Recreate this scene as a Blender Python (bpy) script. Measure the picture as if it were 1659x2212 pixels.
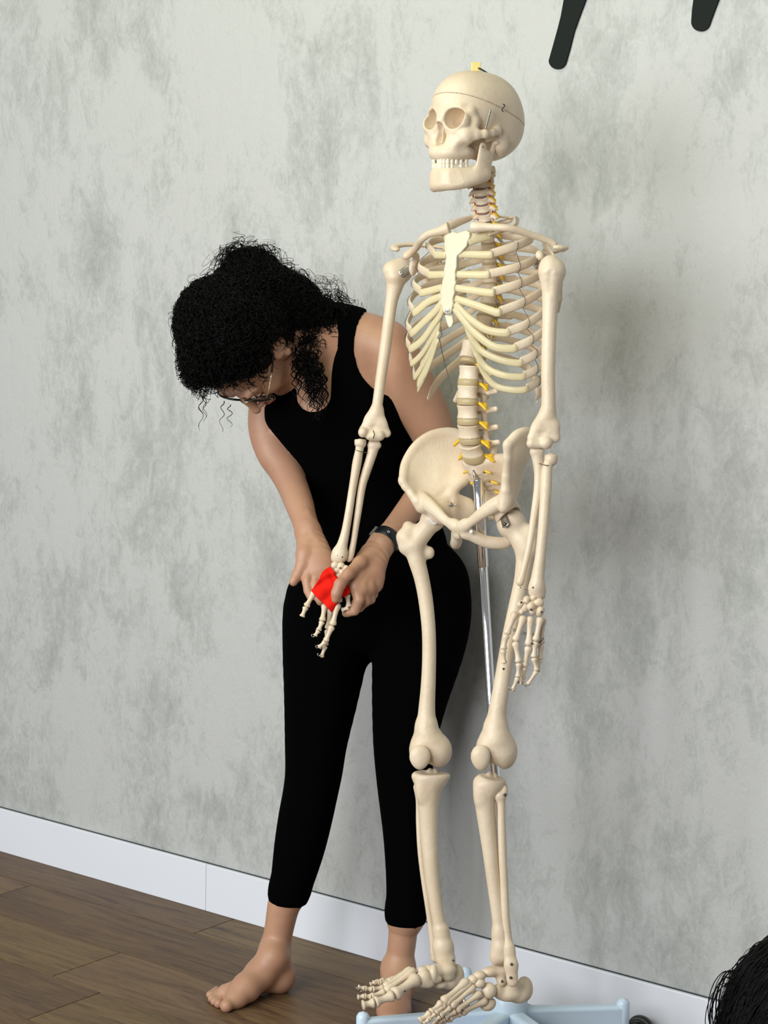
import bpy, math, random
import numpy as np
random.seed(7); rng = np.random.default_rng(7)
for _o in list(bpy.data.objects): bpy.data.objects.remove(_o)
SC = bpy.context.scene; COL = SC.collection

# ------------------------------------------------------------------ camera
FP, CX, CY, H = 4350.0, 829.5, 1106.0, 1.5
_n = lambda v: np.array(v, float) / np.linalg.norm(v)
_dn = _n([-871, 36304, FP]); _X = _n([5630, 656, -FP]); _X = _n(_X - _dn * _X.dot(_dn))
_Y = np.cross(-_dn, _X)
R = np.array([_X, _Y, -_dn])                # world = R @ (right, down, forward)
cam = bpy.data.cameras.new('camera'); co = bpy.data.objects.new('camera', cam); COL.objects.link(co)
from mathutils import Matrix, Vector
M4 = Matrix.Identity(4)
for i in range(3):
    M4[i][0] = R[i, 0]; M4[i][1] = -R[i, 1]; M4[i][2] = -R[i, 2]
M4[2][3] = H
co.matrix_world = M4
cam.sensor_fit = 'VERTICAL'; cam.sensor_height = 36.0; cam.lens = 36.0 * FP / 2212.0
cam.clip_start = 0.05
SC.camera = co

def toW(v):
    """metric point (right, up, depth from the camera) -> world"""
    v = np.atleast_2d(np.asarray(v, float))
    return (np.stack([v[:, 0], -v[:, 1], v[:, 2]], 1) @ R.T) + np.array([0, 0, H])
def toC(w):
    w = np.atleast_2d(np.asarray(w, float)) - np.array([0, 0, H])
    c = w @ R
    return np.stack([c[:, 0], -c[:, 1], c[:, 2]], 1)
def P(x, y, D): return np.array([(x - CX) * D / FP, -(y - CY) * D / FP, D])
def FL(x, y, z=0.0):
    """point over the floor at height z seen in direction x, y"""
    r = R @ np.array([x - CX, y - CY, FP]); t = (z - H) / r[2]
    return toC(np.array([0, 0, H]) + r * t)[0]
def up_w(): return toC([[0, 0, H + 1]])[0] - toC([[0, 0, H]])[0]
UPC = up_w()

# ------------------------------------------------------------------ world and lights
w = bpy.data.worlds.new('room_light'); SC.world = w; w.use_nodes = True
bg = w.node_tree.nodes['Background']; bg.inputs[0].default_value = (0.86, 0.93, 1.0, 1); bg.inputs[1].default_value = 0.235
def area(name, c_pos, c_target, sx, sy, power, col):
    L = bpy.data.lights.new(name, 'AREA'); L.shape = 'RECTANGLE'; L.size = sx; L.size_y = sy; L.energy = power; L.color = col
    o = bpy.data.objects.new(name, L); COL.objects.link(o)
    a = Vector(toW(c_pos)[0]); b = Vector(toW(c_target)[0]); o.location = a
    o.rotation_euler = (b - a).to_track_quat('-Z', 'Y').to_euler()
    return o
area('window_light', [-4.2, 0.9, 0.7], [0.25, 0.05, 3.75], 2.2, 2.2, 150, (0.95, 0.975, 1.0))
area('front_window_light', [-1.6, 0.75, 0.3], [0.2, 0.05, 3.75], 1.5, 1.5, 84, (0.98, 0.99, 1.0))
area('ceiling_light', [-1.0, 2.3, 2.5], [-0.6, 0.8, 4.1], 1.6, 1.6, 27, (1.0, 1.0, 0.58))
SC.view_settings.view_transform = 'Standard'; SC.view_settings.look = 'None'
SC.view_settings.gamma = 1.0; SC.view_settings.exposure = 0.0; SC.view_settings.use_curve_mapping = False

# ------------------------------------------------------------------ materials
def mat(name, col, rough=0.5, metal=0.0, **k):
    m = bpy.data.materials.new(name); m.use_nodes = True
    b = m.node_tree.nodes['Principled BSDF']
    b.inputs['Base Color'].default_value = (*col, 1); b.inputs['Roughness'].default_value = rough; b.inputs['Metallic'].default_value = metal
    for kk, v in k.items(): b.inputs[kk.replace('_', ' ')].default_value = v
    return m
def N(m, t, **k):
    n = m.node_tree.nodes.new(t)
    for a, b in k.items(): setattr(n, a, b)
    return n
def lk(m, a, b): m.node_tree.links.new(a, b)
def noise(m, scale, detail=6, rough=.6, dist=0, vec=None):
    n = N(m, 'ShaderNodeTexNoise'); n.inputs['Scale'].default_value = scale; n.inputs['Detail'].default_value = detail
    n.inputs['Roughness'].default_value = rough; n.inputs['Distortion'].default_value = dist
    if vec is not None: lk(m, vec, n.inputs['Vector'])
    return n
def ramp(m, src, stops):
    r = N(m, 'ShaderNodeValToRGB'); e = r.color_ramp.elements
    while len(e) > 1: e.remove(e[0])
    e[0].position = stops[0][0]; e[0].color = (*stops[0][1], 1)
    for p, c in stops[1:]:
        q = e.new(p); q.color = (*c, 1)
    lk(m, src, r.inputs[0]); return r
def bump(m, src, strength, dist):
    b = N(m, 'ShaderNodeBump'); b.inputs['Strength'].default_value = strength; b.inputs['Distance'].default_value = dist
    lk(m, src, b.inputs['Height']); lk(m, b.outputs[0], m.node_tree.nodes['Principled BSDF'].inputs['Normal'])
def mottled(name, c1, c2, scale, rough, bs=0.2, bd=0.001, bscale=None, **k):
    m = mat(name, c1, rough, **k)
    t = N(m, 'ShaderNodeTexCoord'); n = noise(m, scale, 5, .6, 0, t.outputs['Object'])
    r = ramp(m, n.outputs['Fac'], [(.35, c1), (.68, c2)])
    lk(m, r.outputs[0], m.node_tree.nodes['Principled BSDF'].inputs['Base Color'])
    n2 = noise(m, bscale or scale * 6, 4, .6, 0, t.outputs['Object']); bump(m, n2.outputs['Fac'], bs, bd)
    return m
BONE = mottled('bone_plastic', (.75, .63, .475), (.68, .545, .39), 14, .42, .4, .0018, 120, Subsurface_Weight=.08)
BONE.node_tree.nodes['Principled BSDF'].inputs['Subsurface Radius'].default_value = (.01, .006, .003)
STERN = mottled('sternum_plastic', (.68, .63, .47), (.62, .57, .41), 20, .4, .25, .001, 150)
CART = mat('cartilage_plastic', (.90, .80, .52), .22, Transmission_Weight=.35, IOR=1.3, Subsurface_Weight=.15)
CART.node_tree.nodes['Principled BSDF'].inputs['Subsurface Radius'].default_value = (.01, .007, .004)
DISC = mat('disc_plastic', (.62, .49, .28), .25, Transmission_Weight=.25, IOR=1.3)
TOOTH = mat('tooth_plastic', (.78, .69, .54), .3)
NERVE = mat('nerve_yellow', (.80, .50, .02), .35)
VESSEL = mat('vessel_red', (.45, .03, .02), .4)
METAL = mat('nickel_metal', (.50, .48, .44), .32, 1.0)
DARKM = mat('dark_wire_metal', (.10, .095, .085), .4, .8)
CHROME = mat('chrome', (.86, .86, .88), .08, 1.0)
WASHER = mat('pale_washer', (.78, .78, .74), .35)
BRASS = mat('yellow_brass', (.85, .70, .25), .35, .2)
def cloth(name, c, rough, sheen=0.0, bs=.3, scale=400):
    m = mat(name, c, rough); t = N(m, 'ShaderNodeTexCoord')
    n = noise(m, scale, 3, .6, 0, t.outputs['Object']); bump(m, n.outputs['Fac'], bs, .0006)
    m.node_tree.nodes['Principled BSDF'].inputs['Specular IOR Level'].default_value = .03
    return m
BLACK = cloth('black_jersey', (.0010, .0011, .0013), 1.0)
RED = cloth('red_cloth', (.80, .018, .010), .75, bs=.15, scale=120)
SKIN = mottled('skin', (.50, .285, .18), (.44, .23, .145), 9, .48, .25, .0007, 260, Subsurface_Weight=.12)
SKIN.node_tree.nodes['Principled BSDF'].inputs['Subsurface Radius'].default_value = (.02, .008, .004)
LIP = mat('lip', (.50, .16, .13), .4)
HAIR = mat('black_hair', (.0014, .0011, .0010), .5)
HAIR.node_tree.nodes['Principled BSDF'].inputs['Specular IOR Level'].default_value = .12
LENS = mat('lens_glass', (.95, .95, .95), .02, Transmission_Weight=1.0, IOR=1.45, Alpha=.35)
FRAME = mat('spectacle_black', (.01, .009, .008), .15)
GOLD = mat('spectacle_gold', (.85, .72, .45), .18, 1.0)
STRAP = mat('watch_black', (.006, .009, .014), .35)
PLAST = mat('pale_blue_plastic', (.60, .73, .86), .28)
RUBBER = mat('dark_rubber', (.012, .016, .013), .45)
DECOR = mat('decor_black', (.009, .013, .011), .7)
DECOR.node_tree.nodes['Principled BSDF'].inputs['Specular IOR Level'].default_value = .15
BASEM = mat('baseboard_white', (.80, .83, .90), .30)
# wall plaster
WALL = mat('plaster_wallpaper', (.5, .5, .5), .62)
_t = N(WALL, 'ShaderNodeTexCoord'); _mp = N(WALL, 'ShaderNodeMapping'); lk(WALL, _t.outputs['Object'], _mp.inputs[0]); _mp.inputs['Scale'].default_value = (1, 1, .55)
_a = noise(WALL, 5.6, 9, .66, .35, _mp.outputs[0]); _b = noise(WALL, 26, 8, .7, 1.1, _mp.outputs[0]); _c = noise(WALL, 150, 5, .65, .6, _mp.outputs[0])
_m1 = N(WALL, 'ShaderNodeMath', operation='MULTIPLY_ADD'); lk(WALL, _b.outputs['Fac'], _m1.inputs[0]); _m1.inputs[1].default_value = .60; lk(WALL, _a.outputs['Fac'], _m1.inputs[2])
_m2 = N(WALL, 'ShaderNodeMath', operation='MULTIPLY_ADD'); lk(WALL, _c.outputs['Fac'], _m2.inputs[0]); _m2.inputs[1].default_value = .34; lk(WALL, _m1.outputs[0], _m2.inputs[2])
_r = ramp(WALL, _m2.outputs[0], [(.72, (.36, .372, .355)), (.88, (.45, .462, .447)), (1.04, (.53, .538, .527))])
lk(WALL, _r.outputs[0], WALL.node_tree.nodes['Principled BSDF'].inputs['Base Color'])
bump(WALL, _m2.outputs[0], .75, .004)
# wood
def wood(name, c1, c2, c3, seed):
    m = mat(name, c1, .5); m.node_tree.nodes['Principled BSDF'].inputs['Specular IOR Level'].default_value = .3; t = N(m, 'ShaderNodeTexCoord'); mp = N(m, 'ShaderNodeMapping'); lk(m, t.outputs['Object'], mp.inputs[0])
    mp.inputs['Scale'].default_value = (1.0, 9.0, 1); mp.inputs['Location'].default_value = (seed * 3.1, seed * 1.7, 0)
    a = noise(m, 2.6, 9, .72, 1.6, mp.outputs[0]); b = noise(m, 30, 6, .7, .4, mp.outputs[0])
    x = N(m, 'ShaderNodeMath', operation='MULTIPLY_ADD'); lk(m, b.outputs['Fac'], x.inputs[0]); x.inputs[1].default_value = .35; lk(m, a.outputs['Fac'], x.inputs[2])
    r = ramp(m, x.outputs[0], [(.47, c3), (.58, c1), (.76, c2)])
    lk(m, r.outputs[0], m.node_tree.nodes['Principled BSDF'].inputs['Base Color']); bump(m, x.outputs[0], .25, .001)
    return m
WOODS = [wood('oak_plank_a', (.110, .062, .032), (.185, .112, .056), (.030, .018, .012), 1), wood('oak_plank_b', (.092, .052, .028), (.15, .088, .042), (.028, .017, .011), 2),
         wood('oak_plank_c', (.115, .068, .030), (.185, .118, .052), (.035, .021, .012), 3)]

# ------------------------------------------------------------------ object helpers
ORG = {}
def thing(name, label, cat, c_loc, group=None, kind=None):
    o = bpy.data.objects.new(name, None); COL.objects.link(o); o.empty_display_size = .05
    o.location = toW(c_loc)[0]; ORG[o.name] = np.array(o.location)
    o['label'] = label; o['category'] = cat
    if group: o['group'] = group
    return o
def root_org(p):
    while p is not None:
        if p.name in ORG: return ORG[p.name]
        p = p.parent
    return np.zeros(3)
def mk(name, V, F, m, parent=None, smooth=True, label=None, kind=None, world=False):
    V = np.asarray(V, float); W = V if world else toW(V)
    og = root_org(parent) if parent is not None else W.mean(0)
    me = bpy.data.meshes.new(name); L = W - og
    if not isinstance(F, np.ndarray): F = [tuple(int(i) for i in (q if world else q[::-1])) for q in F]
    if isinstance(F, np.ndarray):
        k = F.shape[1]; me.vertices.add(len(L)); me.vertices.foreach_set('co', L.astype(np.float32).ravel())
        me.loops.add(F.size); me.loops.foreach_set('vertex_index', F.astype(np.int32).ravel())
        me.polygons.add(len(F)); me.polygons.foreach_set('loop_start', np.arange(0, F.size, k, dtype=np.int32))
        me.update(calc_edges=True); me.validate()
    else:
        me.from_pydata(L.tolist(), [], F)
    me.polygons.foreach_set('use_smooth', np.full(len(me.polygons), smooth)); me.materials.append(m)
    o = bpy.data.objects.new(name, me); COL.objects.link(o)
    if parent is not None: o.parent = parent
    else: o.location = og
    if label: o['label'] = label
    if kind: o['kind'] = kind
    return o
def top(o, label, cat, group=None):
    o['label'] = label; o['category'] = cat
    if group: o['group'] = group
    return o
class MB:
    def __init__(s): s.V = []; s.F = []; s.n = 0
    def add(s, V, F):
        s.V.append(np.asarray(V, float)); s.F += [tuple(i + s.n for i in q) for q in F]; s.n += len(V); return s
    def mk(s, name, m, parent=None, **k): return mk(name, np.concatenate(s.V), s.F, m, parent, **k)
def unit(v): v = np.asarray(v, float); return v / (np.linalg.norm(v) + 1e-12)
def spline(pts, n):
    """Catmull-Rom resample of rows (any width)"""
    p = np.asarray(pts, float)
    if len(p) == 2: return p[0] + (p[1] - p[0]) * np.linspace(0, 1, n)[:, None]
    q = np.vstack([2 * p[0] - p[1], p, 2 * p[-1] - p[-2]]); out = []
    for t in np.linspace(0, len(p) - 1, n):
        i = min(int(t), len(p) - 2); u = t - i; a, b, c, d = q[i:i + 4]
        out.append(.5 * (2 * b + (c - a) * u + (2 * a - 5 * b + 4 * c - d) * u * u + (3 * b - 3 * c + d - a) * u ** 3))
    return np.array(out)
def tube(pts, ra, rb=None, up=None, seg=10, cap=True):
    """elliptical tube along pts: ra across (along 'up'), rb the other way"""
    p = np.asarray(pts, float); n = len(p); ra = np.broadcast_to(ra, n); rb = ra if rb is None else np.broadcast_to(rb, n)
    T = np.gradient(p, axis=0); V = []
    u0 = np.array([0, 1., 0]) if up is None else np.asarray(up, float)
    prev = None
    for i in range(n):
        t = unit(T[i])
        if up is None:
            if prev is None:
                u0 = np.array([0, 1., 0]) if abs(t[1]) < .8 else np.array([1., 0, 0])
            else: u0 = prev
            u = unit(u0 - t * u0.dot(t)); prev = u
        else:
            uu = u0 if u0.ndim == 1 else u0[i]; u = unit(uu - t * uu.dot(t))
        v = np.cross(t, u)
        a = np.arange(seg) * 2 * math.pi / seg
        V.append(p[i] + np.cos(a)[:, None] * u * ra[i] + np.sin(a)[:, None] * v * rb[i])
    V = np.concatenate(V); F = []
    for i in range(n - 1):
        for j in range(seg):
            k = (j + 1) % seg; F.append((i * seg + j, i * seg + k, (i + 1) * seg + k, (i + 1) * seg + j))
    if cap:
        c0 = min(ra[0], rb[0]); c1 = min(ra[-1], rb[-1]); c0 *= .5 if np.linalg.norm(p[1] - p[0]) > .3 * c0 else 0; c1 *= .5 if np.linalg.norm(p[-1] - p[-2]) > .3 * c1 else 0
        V = np.vstack([V, p[0] - unit(T[0]) * c0, p[-1] + unit(T[-1]) * c1]); a, b = n * seg, n * seg + 1
        for j in range(seg):
            k = (j + 1) % seg; F.append((k, j, a)); F.append(((n - 1) * seg + j, (n - 1) * seg + k, b))
    return V, F
def screw(name, c, nrm, r, m, parent, length=.004, seg=12, head='dome'):
    n = unit(nrm); V = []; prof = [(0, 1.0), (.35, 1.0), (.62, .8), (.8, .45)]
    pts = [np.asarray(c) - n * length * .5 + n * length * t for t, _ in prof]
    V, F = tube(pts, [r * q for _, q in prof], seg=seg)
    return mk(name, V, F, m, parent)
def disc(c, n, r, th, seg=20):
    n = unit(n); c = np.asarray(c, float)
    return tube([c - n * th / 2, c - n * th * .48, c + n * th * .48, c + n * th / 2], [r * .93, r, r, r * .93], seg=seg)
def boxm(c, ax, ay, az):
    c = np.asarray(c, float); ax, ay, az = map(lambda q: np.asarray(q, float), (ax, ay, az))
    V = [c + sx * ax + sy * ay + sz * az for sz in (-1, 1) for sy in (-1, 1) for sx in (-1, 1)]
    return V, [(0, 2, 3, 1), (4, 5, 7, 6), (0, 1, 5, 4), (2, 6, 7, 3), (0, 4, 6, 2), (1, 3, 7, 5)]

# ------------------------------------------------------------------ solid fields (smooth unions turned into one mesh)
class Solid:
    def __init__(s): s.ops = []
    def _put(s, fn, lo, hi, k, op): s.ops.append((fn, np.minimum(lo, hi), np.maximum(lo, hi), k, op)); return s
    def ell(s, c, r, ax=None, k=.008, op='+'):
        c = np.asarray(c, float); r = np.asarray([r] * 3 if np.isscalar(r) else r, float); A = np.eye(3) if ax is None else np.array(ax, float)
        e = np.sqrt(((A * r[:, None]) ** 2).sum(0)); rm = r.min()
        def fn(X, Y, Z):
            X = X - c[0]; Y = Y - c[1]; Z = Z - c[2]
            q = [(X * A[i, 0] + Y * A[i, 1] + Z * A[i, 2]) / r[i] for i in range(3)]
            g = [q[i] / r[i] for i in range(3)]
            k0 = np.sqrt(q[0] ** 2 + q[1] ** 2 + q[2] ** 2); k1 = np.sqrt(g[0] ** 2 + g[1] ** 2 + g[2] ** 2) + 1e-9
            return k0 * (k0 - 1) / k1
        return s._put(fn, c - e, c + e, k, op)
    def cone(s, a, b, ra, rb, k=.008, op='+', flat=None):
        a = np.asarray(a, float); b = np.asarray(b, float); ba = b - a; L2 = ba.dot(ba) + 1e-12
        fa = None if flat is None else (unit(flat[0]), flat[1])
        def fn(X, Y, Z):
            X = X - a[0]; Y = Y - a[1]; Z = Z - a[2]
            t = np.clip((X * ba[0] + Y * ba[1] + Z * ba[2]) / L2, 0, 1)
            X = X - t * ba[0]; Y = Y - t * ba[1]; Z = Z - t * ba[2]
            if fa is not None:
                d = X * fa[0][0] + Y * fa[0][1] + Z * fa[0][2]; e = d * (1 / fa[1] - 1)
                X = X + e * fa[0][0]; Y = Y + e * fa[0][1]; Z = Z + e * fa[0][2]
            d = np.sqrt(X * X + Y * Y + Z * Z) - (ra + (rb - ra) * t)
            return d if fa is None or fa[1] >= 1 else d * fa[1] ** .5
        m = max(ra, rb) * (max(1, flat[1]) if flat else 1)
        return s._put(fn, np.minimum(a, b) - m, np.maximum(a, b) + m, k, op)
    def chain(s, pts, k=.008, op='+', flat=None, n=0):
        """rows of (point, radius)"""
        rows = [np.append(np.asarray(p, float), r) for p, r in pts]
        if n: rows = spline(rows, n)
        for i, (u, v) in enumerate(zip(rows[:-1], rows[1:])): s.cone(u[:3], v[:3], u[3], v[3], k if (not n or i == 0 or i == len(rows) - 2) else .0, op, flat)
        return s
    def half(s, p, n):
        """cut away the side n points to"""
        p = np.asarray(p, float); n = unit(n)
        s.ops.append((lambda X, Y, Z: (X - p[0]) * n[0] + (Y - p[1]) * n[1] + (Z - p[2]) * n[2], None, None, 0, '&')); return s
    def mesh(s, h, lo=None, hi=None, off=0.0, sm=1):
        B = [(l, u) for _, l, u, k, op in s.ops if l is not None and op == '+']
        if lo is None: lo = np.min([b[0] for b in B], 0) - 3 * h - abs(off)
        if hi is None: hi = np.max([b[1] for b in B], 0) + 3 * h + abs(off)
        lo = np.asarray(lo, float); n = np.ceil((np.asarray(hi) - lo) / h).astype(int) + 1
        F = np.full(n, 1.0, np.float32); ax = [lo[i] + np.arange(n[i]) * h for i in range(3)]; ax = [a.astype(np.float32) for a in ax]
        for fn, l, u, k, op in s.ops:
            if l is None: i0 = np.zeros(3, int); i1 = n
            else:
                pad = k + 3 * h + abs(off)
                i0 = np.clip(np.floor((l - pad - lo) / h).astype(int), 0, n); i1 = np.clip(np.ceil((u + pad - lo) / h).astype(int) + 1, 0, n)
            if (i1 <= i0).any(): continue
            sl = tuple(slice(a, b) for a, b in zip(i0, i1))
            d = fn(ax[0][sl[0]][:, None, None], ax[1][sl[1]][None, :, None], ax[2][sl[2]][None, None, :])
            G = F[sl]
            if op == '+':
                if k > 0: hh = np.maximum(k - np.abs(G - d), 0) / k; F[sl] = np.minimum(G, d) - hh * hh * k * .25
                else: F[sl] = np.minimum(G, d)
            elif op == '-':
                d = -d
                if k > 0: hh = np.maximum(k - np.abs(G - d), 0) / k; F[sl] = np.maximum(G, d) + hh * hh * k * .25
                else: F[sl] = np.maximum(G, d)
            else: F[sl] = np.maximum(G, d)
        F = F - off
        F[0] = F[-1] = 1; F[:, 0] = F[:, -1] = 1; F[:, :, 0] = F[:, :, -1] = 1
        ins = F < 0
        c = np.zeros(np.array(F.shape) - 1, np.int8); 
        for a in (0, 1):
            for b in (0, 1):
                for e in (0, 1): c += ins[a:ins.shape[0] - 1 + a, b:ins.shape[1] - 1 + b, e:ins.shape[2] - 1 + e]
        act = (c > 0) & (c < 8); idx = np.argwhere(act); m = len(idx)
        acc = np.zeros((m, 3)); cnt = np.zeros(m)
        corners = [(a, b, e) for a in (0, 1) for b in (0, 1) for e in (0, 1)]
        for A in corners:
            for axx in range(3):
                if A[axx]: continue
                Bc = list(A); Bc[axx] = 1
                fa = F[idx[:, 0] + A[0], idx[:, 1] + A[1], idx[:, 2] + A[2]]; fb = F[idx[:, 0] + Bc[0], idx[:, 1] + Bc[1], idx[:, 2] + Bc[2]]
                cr = (fa < 0) != (fb < 0); t = np.where(cr, fa / np.where(cr, fa - fb, 1), 0)
                p = np.array(A, float)[None] + t[:, None] * (np.array(Bc) - np.array(A))[None]
                acc[cr] += p[cr]; cnt[cr] += 1
        V = lo + (idx + acc / cnt[:, None]) * h
        vid = np.full(act.shape, -1, np.int32); vid[act] = np.arange(m); Q = []
        for axx in range(3):
            o1, o2 = [(1, 2), (2, 0), (0, 1)][axx]
            s0 = [slice(1, -1)] * 3; s0[axx] = slice(0, -1); s1 = list(s0); s1[axx] = slice(1, None)
            a_ = ins[tuple(s0)]; b_ = ins[tuple(s1)]; cr = np.argwhere(a_ != b_)
            if not len(cr): continue
            fl = a_[cr[:, 0], cr[:, 1], cr[:, 2]]
            base = cr.copy()
            for q in range(3):
                if q != axx: base[:, q] += 1
            def g(d1, d2):
                ii = base.copy(); ii[:, o1] += d1; ii[:, o2] += d2; return vid[ii[:, 0], ii[:, 1], ii[:, 2]]
            q4 = np.stack([g(-1, -1), g(0, -1), g(0, 0), g(-1, 0)], 1); q4[~fl] = q4[~fl][:, ::-1]; Q.append(q4)
        Q = np.concatenate(Q); Q = Q[(Q >= 0).all(1)]
        # C space is mirrored against world (up flipped), so turn the faces
        Q = Q[:, ::-1].copy()
        for _ in range(sm): V = lap(V, Q)
        return V, Q
def lap(V, Q, lam=.5):
    e = np.concatenate([Q[:, [0, 1]], Q[:, [1, 2]], Q[:, [2, 3]], Q[:, [3, 0]]]); e = np.concatenate([e, e[:, ::-1]])
    n = len(V); d = np.bincount(e[:, 0], minlength=n) + 1e-9
    A = np.stack([np.bincount(e[:, 0], V[e[:, 1], i], n) for i in range(3)], 1) / d[:, None]
    return V + (A - V) * lam
def solid(name, S, h, m, parent=None, sm=1, **k):
    kk = {q: k.pop(q) for q in ('lo', 'hi', 'off') if q in k}
    V, Q = S.mesh(h, sm=sm, **kk); return mk(name, V, Q, m, parent, **k)
def sheet(S, rows, nu, nv, r, k=.004):
    """thick sheet: rows of control points (each row the same count); r a number or a function (u, v)"""
    G = np.array([spline(q, nu) for q in rows]); G = np.array([spline(G[:, i], nv) for i in range(nu)])
    for i in range(nu):
        for j in range(nv):
            rr = r(i / (nu - 1), j / (nv - 1)) if callable(r) else r
            S.ell(G[i, j], rr, k=k)
    return G
class Fr:
    """a body frame: l = to the skeleton's left, f = forward, u = up"""
    def __init__(s, o, deg, U=None):
        a = math.radians(deg); s.o = np.asarray(o, float); s.U = unit([0, .993, -.119] if U is None else U)
        F = np.array([-math.sin(a), 0, -math.cos(a)]); s.F = unit(F - s.U * F.dot(s.U)); s.L = np.array([math.cos(a), 0, -math.sin(a)])
        s.L = unit(s.L - s.U * s.L.dot(s.U) - s.F * s.L.dot(s.F)); s.A = np.array([s.L, s.F, s.U])
    def p(s, l, f, u): return s.o + l * s.L + f * s.F + u * s.U
    def at(s, x, y, l=None, f=None):
        d = np.array([(x - CX) / FP, -(y - CY) / FP, 1.0]); a, v = (s.L, l) if l is not None else (s.F, f)
        return d * ((v + s.o.dot(a)) / d.dot(a))
    def lf(s, l, f, y):
        q = s.o + l * s.L + f * s.F; k = -(y - CY) / FP; return q + s.U * ((k * q[2] - q[1]) / (s.U[1] - k * s.U[2]))
    def inv(s, c): d = np.asarray(c) - s.o; return d.dot(s.L), d.dot(s.F), d.dot(s.U)
    def mir(s, c): l, f, u = s.inv(c); return s.p(-l, f, u)
# ------------------------------------------------------------------ setting
YW = 3.386; BH = .112
def wbox(name, lo, hi, m, parent=None, bev=0.0, **k):
    lo = np.array(lo, float); hi = np.array(hi, float)
    V = [(x, y, z) for z in (lo[2], hi[2]) for y in (lo[1], hi[1]) for x in (lo[0], hi[0])]
    F = [(0, 2, 3, 1), (4, 5, 7, 6), (0, 1, 5, 4), (2, 6, 7, 3), (0, 4, 6, 2), (1, 3, 7, 5)]
    o = mk(name, V, F, m, parent, smooth=False, world=True, **k)
    if bev:
        b = o.modifiers.new('bevel', 'BEVEL'); b.width = bev; b.segments = 2
    return o
wall = wbox('wall_back', (-5.6, YW, 0), (1.4, YW + .12, 3.0), WALL, kind='structure')
for x0, x1 in ((-5.6, -3.120), (-3.1188, 1.4)):
    b = wbox('baseboard_back', (x0, YW - .014, 0), (x1, YW, BH), BASEM, bev=.0015, kind='structure')
shade_strip = wbox('shadow_line_1', (-5.6, YW - .006, BH), (1.4, YW, BH + .0009), mat('shadow_gap', (.05, .055, .06), .8), kind='structure')  # thin dark strip painting in the shadow line between baseboard and wall
floor = wbox('floor', (-5.6, -1.6, -.05), (1.4, YW, -.004), mat('subfloor', (.02, .014, .01), .8), kind='structure')
ORG[floor.name] = np.array(floor.location)
rows = [(3.237, YW, [-4.31, -3.029, -1.75, -.47]), (3.037, 3.2365, [-4.85, -3.566, -2.28, -1.0]), (2.837, 3.0365, [-4.34, -3.06, -1.78, -.5]), (2.637, 2.8365, [-4.2, -2.945 + .03, -1.6, -.3])]
y = 2.6365
rr = random.Random(3)
while y > 0.9:
    s0 = -5.2 + rr.random() * 1.2; rows.append((y - .1995, y, [s0, s0 + 1.28, s0 + 2.56, s0 + 3.84])); y -= .2
for i, (y0, y1, js) in enumerate(rows):
    xs = [-5.6] + js + [1.4]
    for j in range(len(xs) - 1):
        m = WOODS[(i * 2 + j) % 3]
        x0, x1 = xs[j] + .0011, xs[j + 1] - .0011
        if x1 < x0: continue
        p = wbox('plank', (x0, y0 + .0009, -.004), (x1, y1 - .0009, 0), m, floor, bev=.0008)
wbox('plank', (-5.6, -1.6, -.004), (1.4, rows[-1][0], 0), WOODS[0], floor)

# black decor on the wall: two tapering blades with rounded ends
def blade(left, right, bottom, label):
    def wp(x, y):
        r = R @ np.array([x - CX, y - CY, FP]); t = YW / r[1]; return (r * t)[0], (r * t)[2] + H
    L = [wp(*q) for q in left]; Rr = [wp(*q) for q in right]; Bm = [wp(*q) for q in bottom]
    dl = (L[0][0] - L[1][0], L[0][1] - L[1][1]); dr = (Rr[0][0] - Rr[1][0], Rr[0][1] - Rr[1][1])
    kk = .22 / max(dl[1], .01); L = [(L[0][0] + dl[0] * kk, L[0][1] + .22)] + L; kk = .22 / max(dr[1], .01); Rr = [(Rr[0][0] + dr[0] * kk, Rr[0][1] + .22)] + Rr
    out = L + Bm + Rr[::-1]; n = len(out); V = [(x, YW - .005, z) for x, z in out] + [(x, YW - .001, z) for x, z in out]
    F = [tuple(range(n)), tuple(range(2 * n - 1, n - 1, -1))] + [(i, i + n, (i + 1) % n + n, (i + 1) % n) for i in range(n)]
    o = mk('wall_decoration', V, F, DECOR, smooth=False, world=True)
    b = o.modifiers.new('bevel', 'BEVEL'); b.width = .001; b.segments = 2; b.limit_method = 'ANGLE'
    top(o, label, 'decoration')
def arc(cx, cy, r, a0, a1, n=12): return [(cx + r * math.cos(math.radians(a0 + (a1 - a0) * i / n)), cy + r * math.sin(math.radians(a0 + (a1 - a0) * i / n))) for i in range(n + 1)]
blade([(1220, 0), (1214, 34), (1207, 62), (1197, 98)], [(1268, 0), (1256, 32), (1243, 68), (1233, 108)], arc(1206.5, 131, 19, 178, 12), 'long matte black tapering blade on the wall, right of the skull')
blade([(1500, 0), (1497, 22)], [(1555, 0), (1545, 26)], arc(1515.5, 48, 20.3, 182, 18), 'short matte black rounded blade end at the top right of the wall')

# ------------------------------------------------------------------ skeleton model
D0 = 3.68; O = P(1040, 1106, D0)
BT, BP, BL = Fr(O, 35), Fr(O, 43), Fr(O, 40)
SK = thing('anatomical_skeleton', 'life-size cream plastic human skeleton model hanging on a chrome pole', 'skeleton', FL(1100, 2170, .13))
def bone_tube(name, pts, h, m=BONE, up=None, n=24, seg=12, flat=1.0, parent=SK, **k):
    q = spline([list(p) + [r] for p, r in pts], n); V, F = tube(q[:, :3], q[:, 3], q[:, 3] * flat, up=up, seg=seg); return mk(name, V, F, m, parent, **k)
def scr(parent, c, nrm=None, r=.0028, m=METAL):
    nrm = unit(-np.asarray(c)) if nrm is None else nrm
    return screw('screw', c, nrm, r, m, parent)

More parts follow.
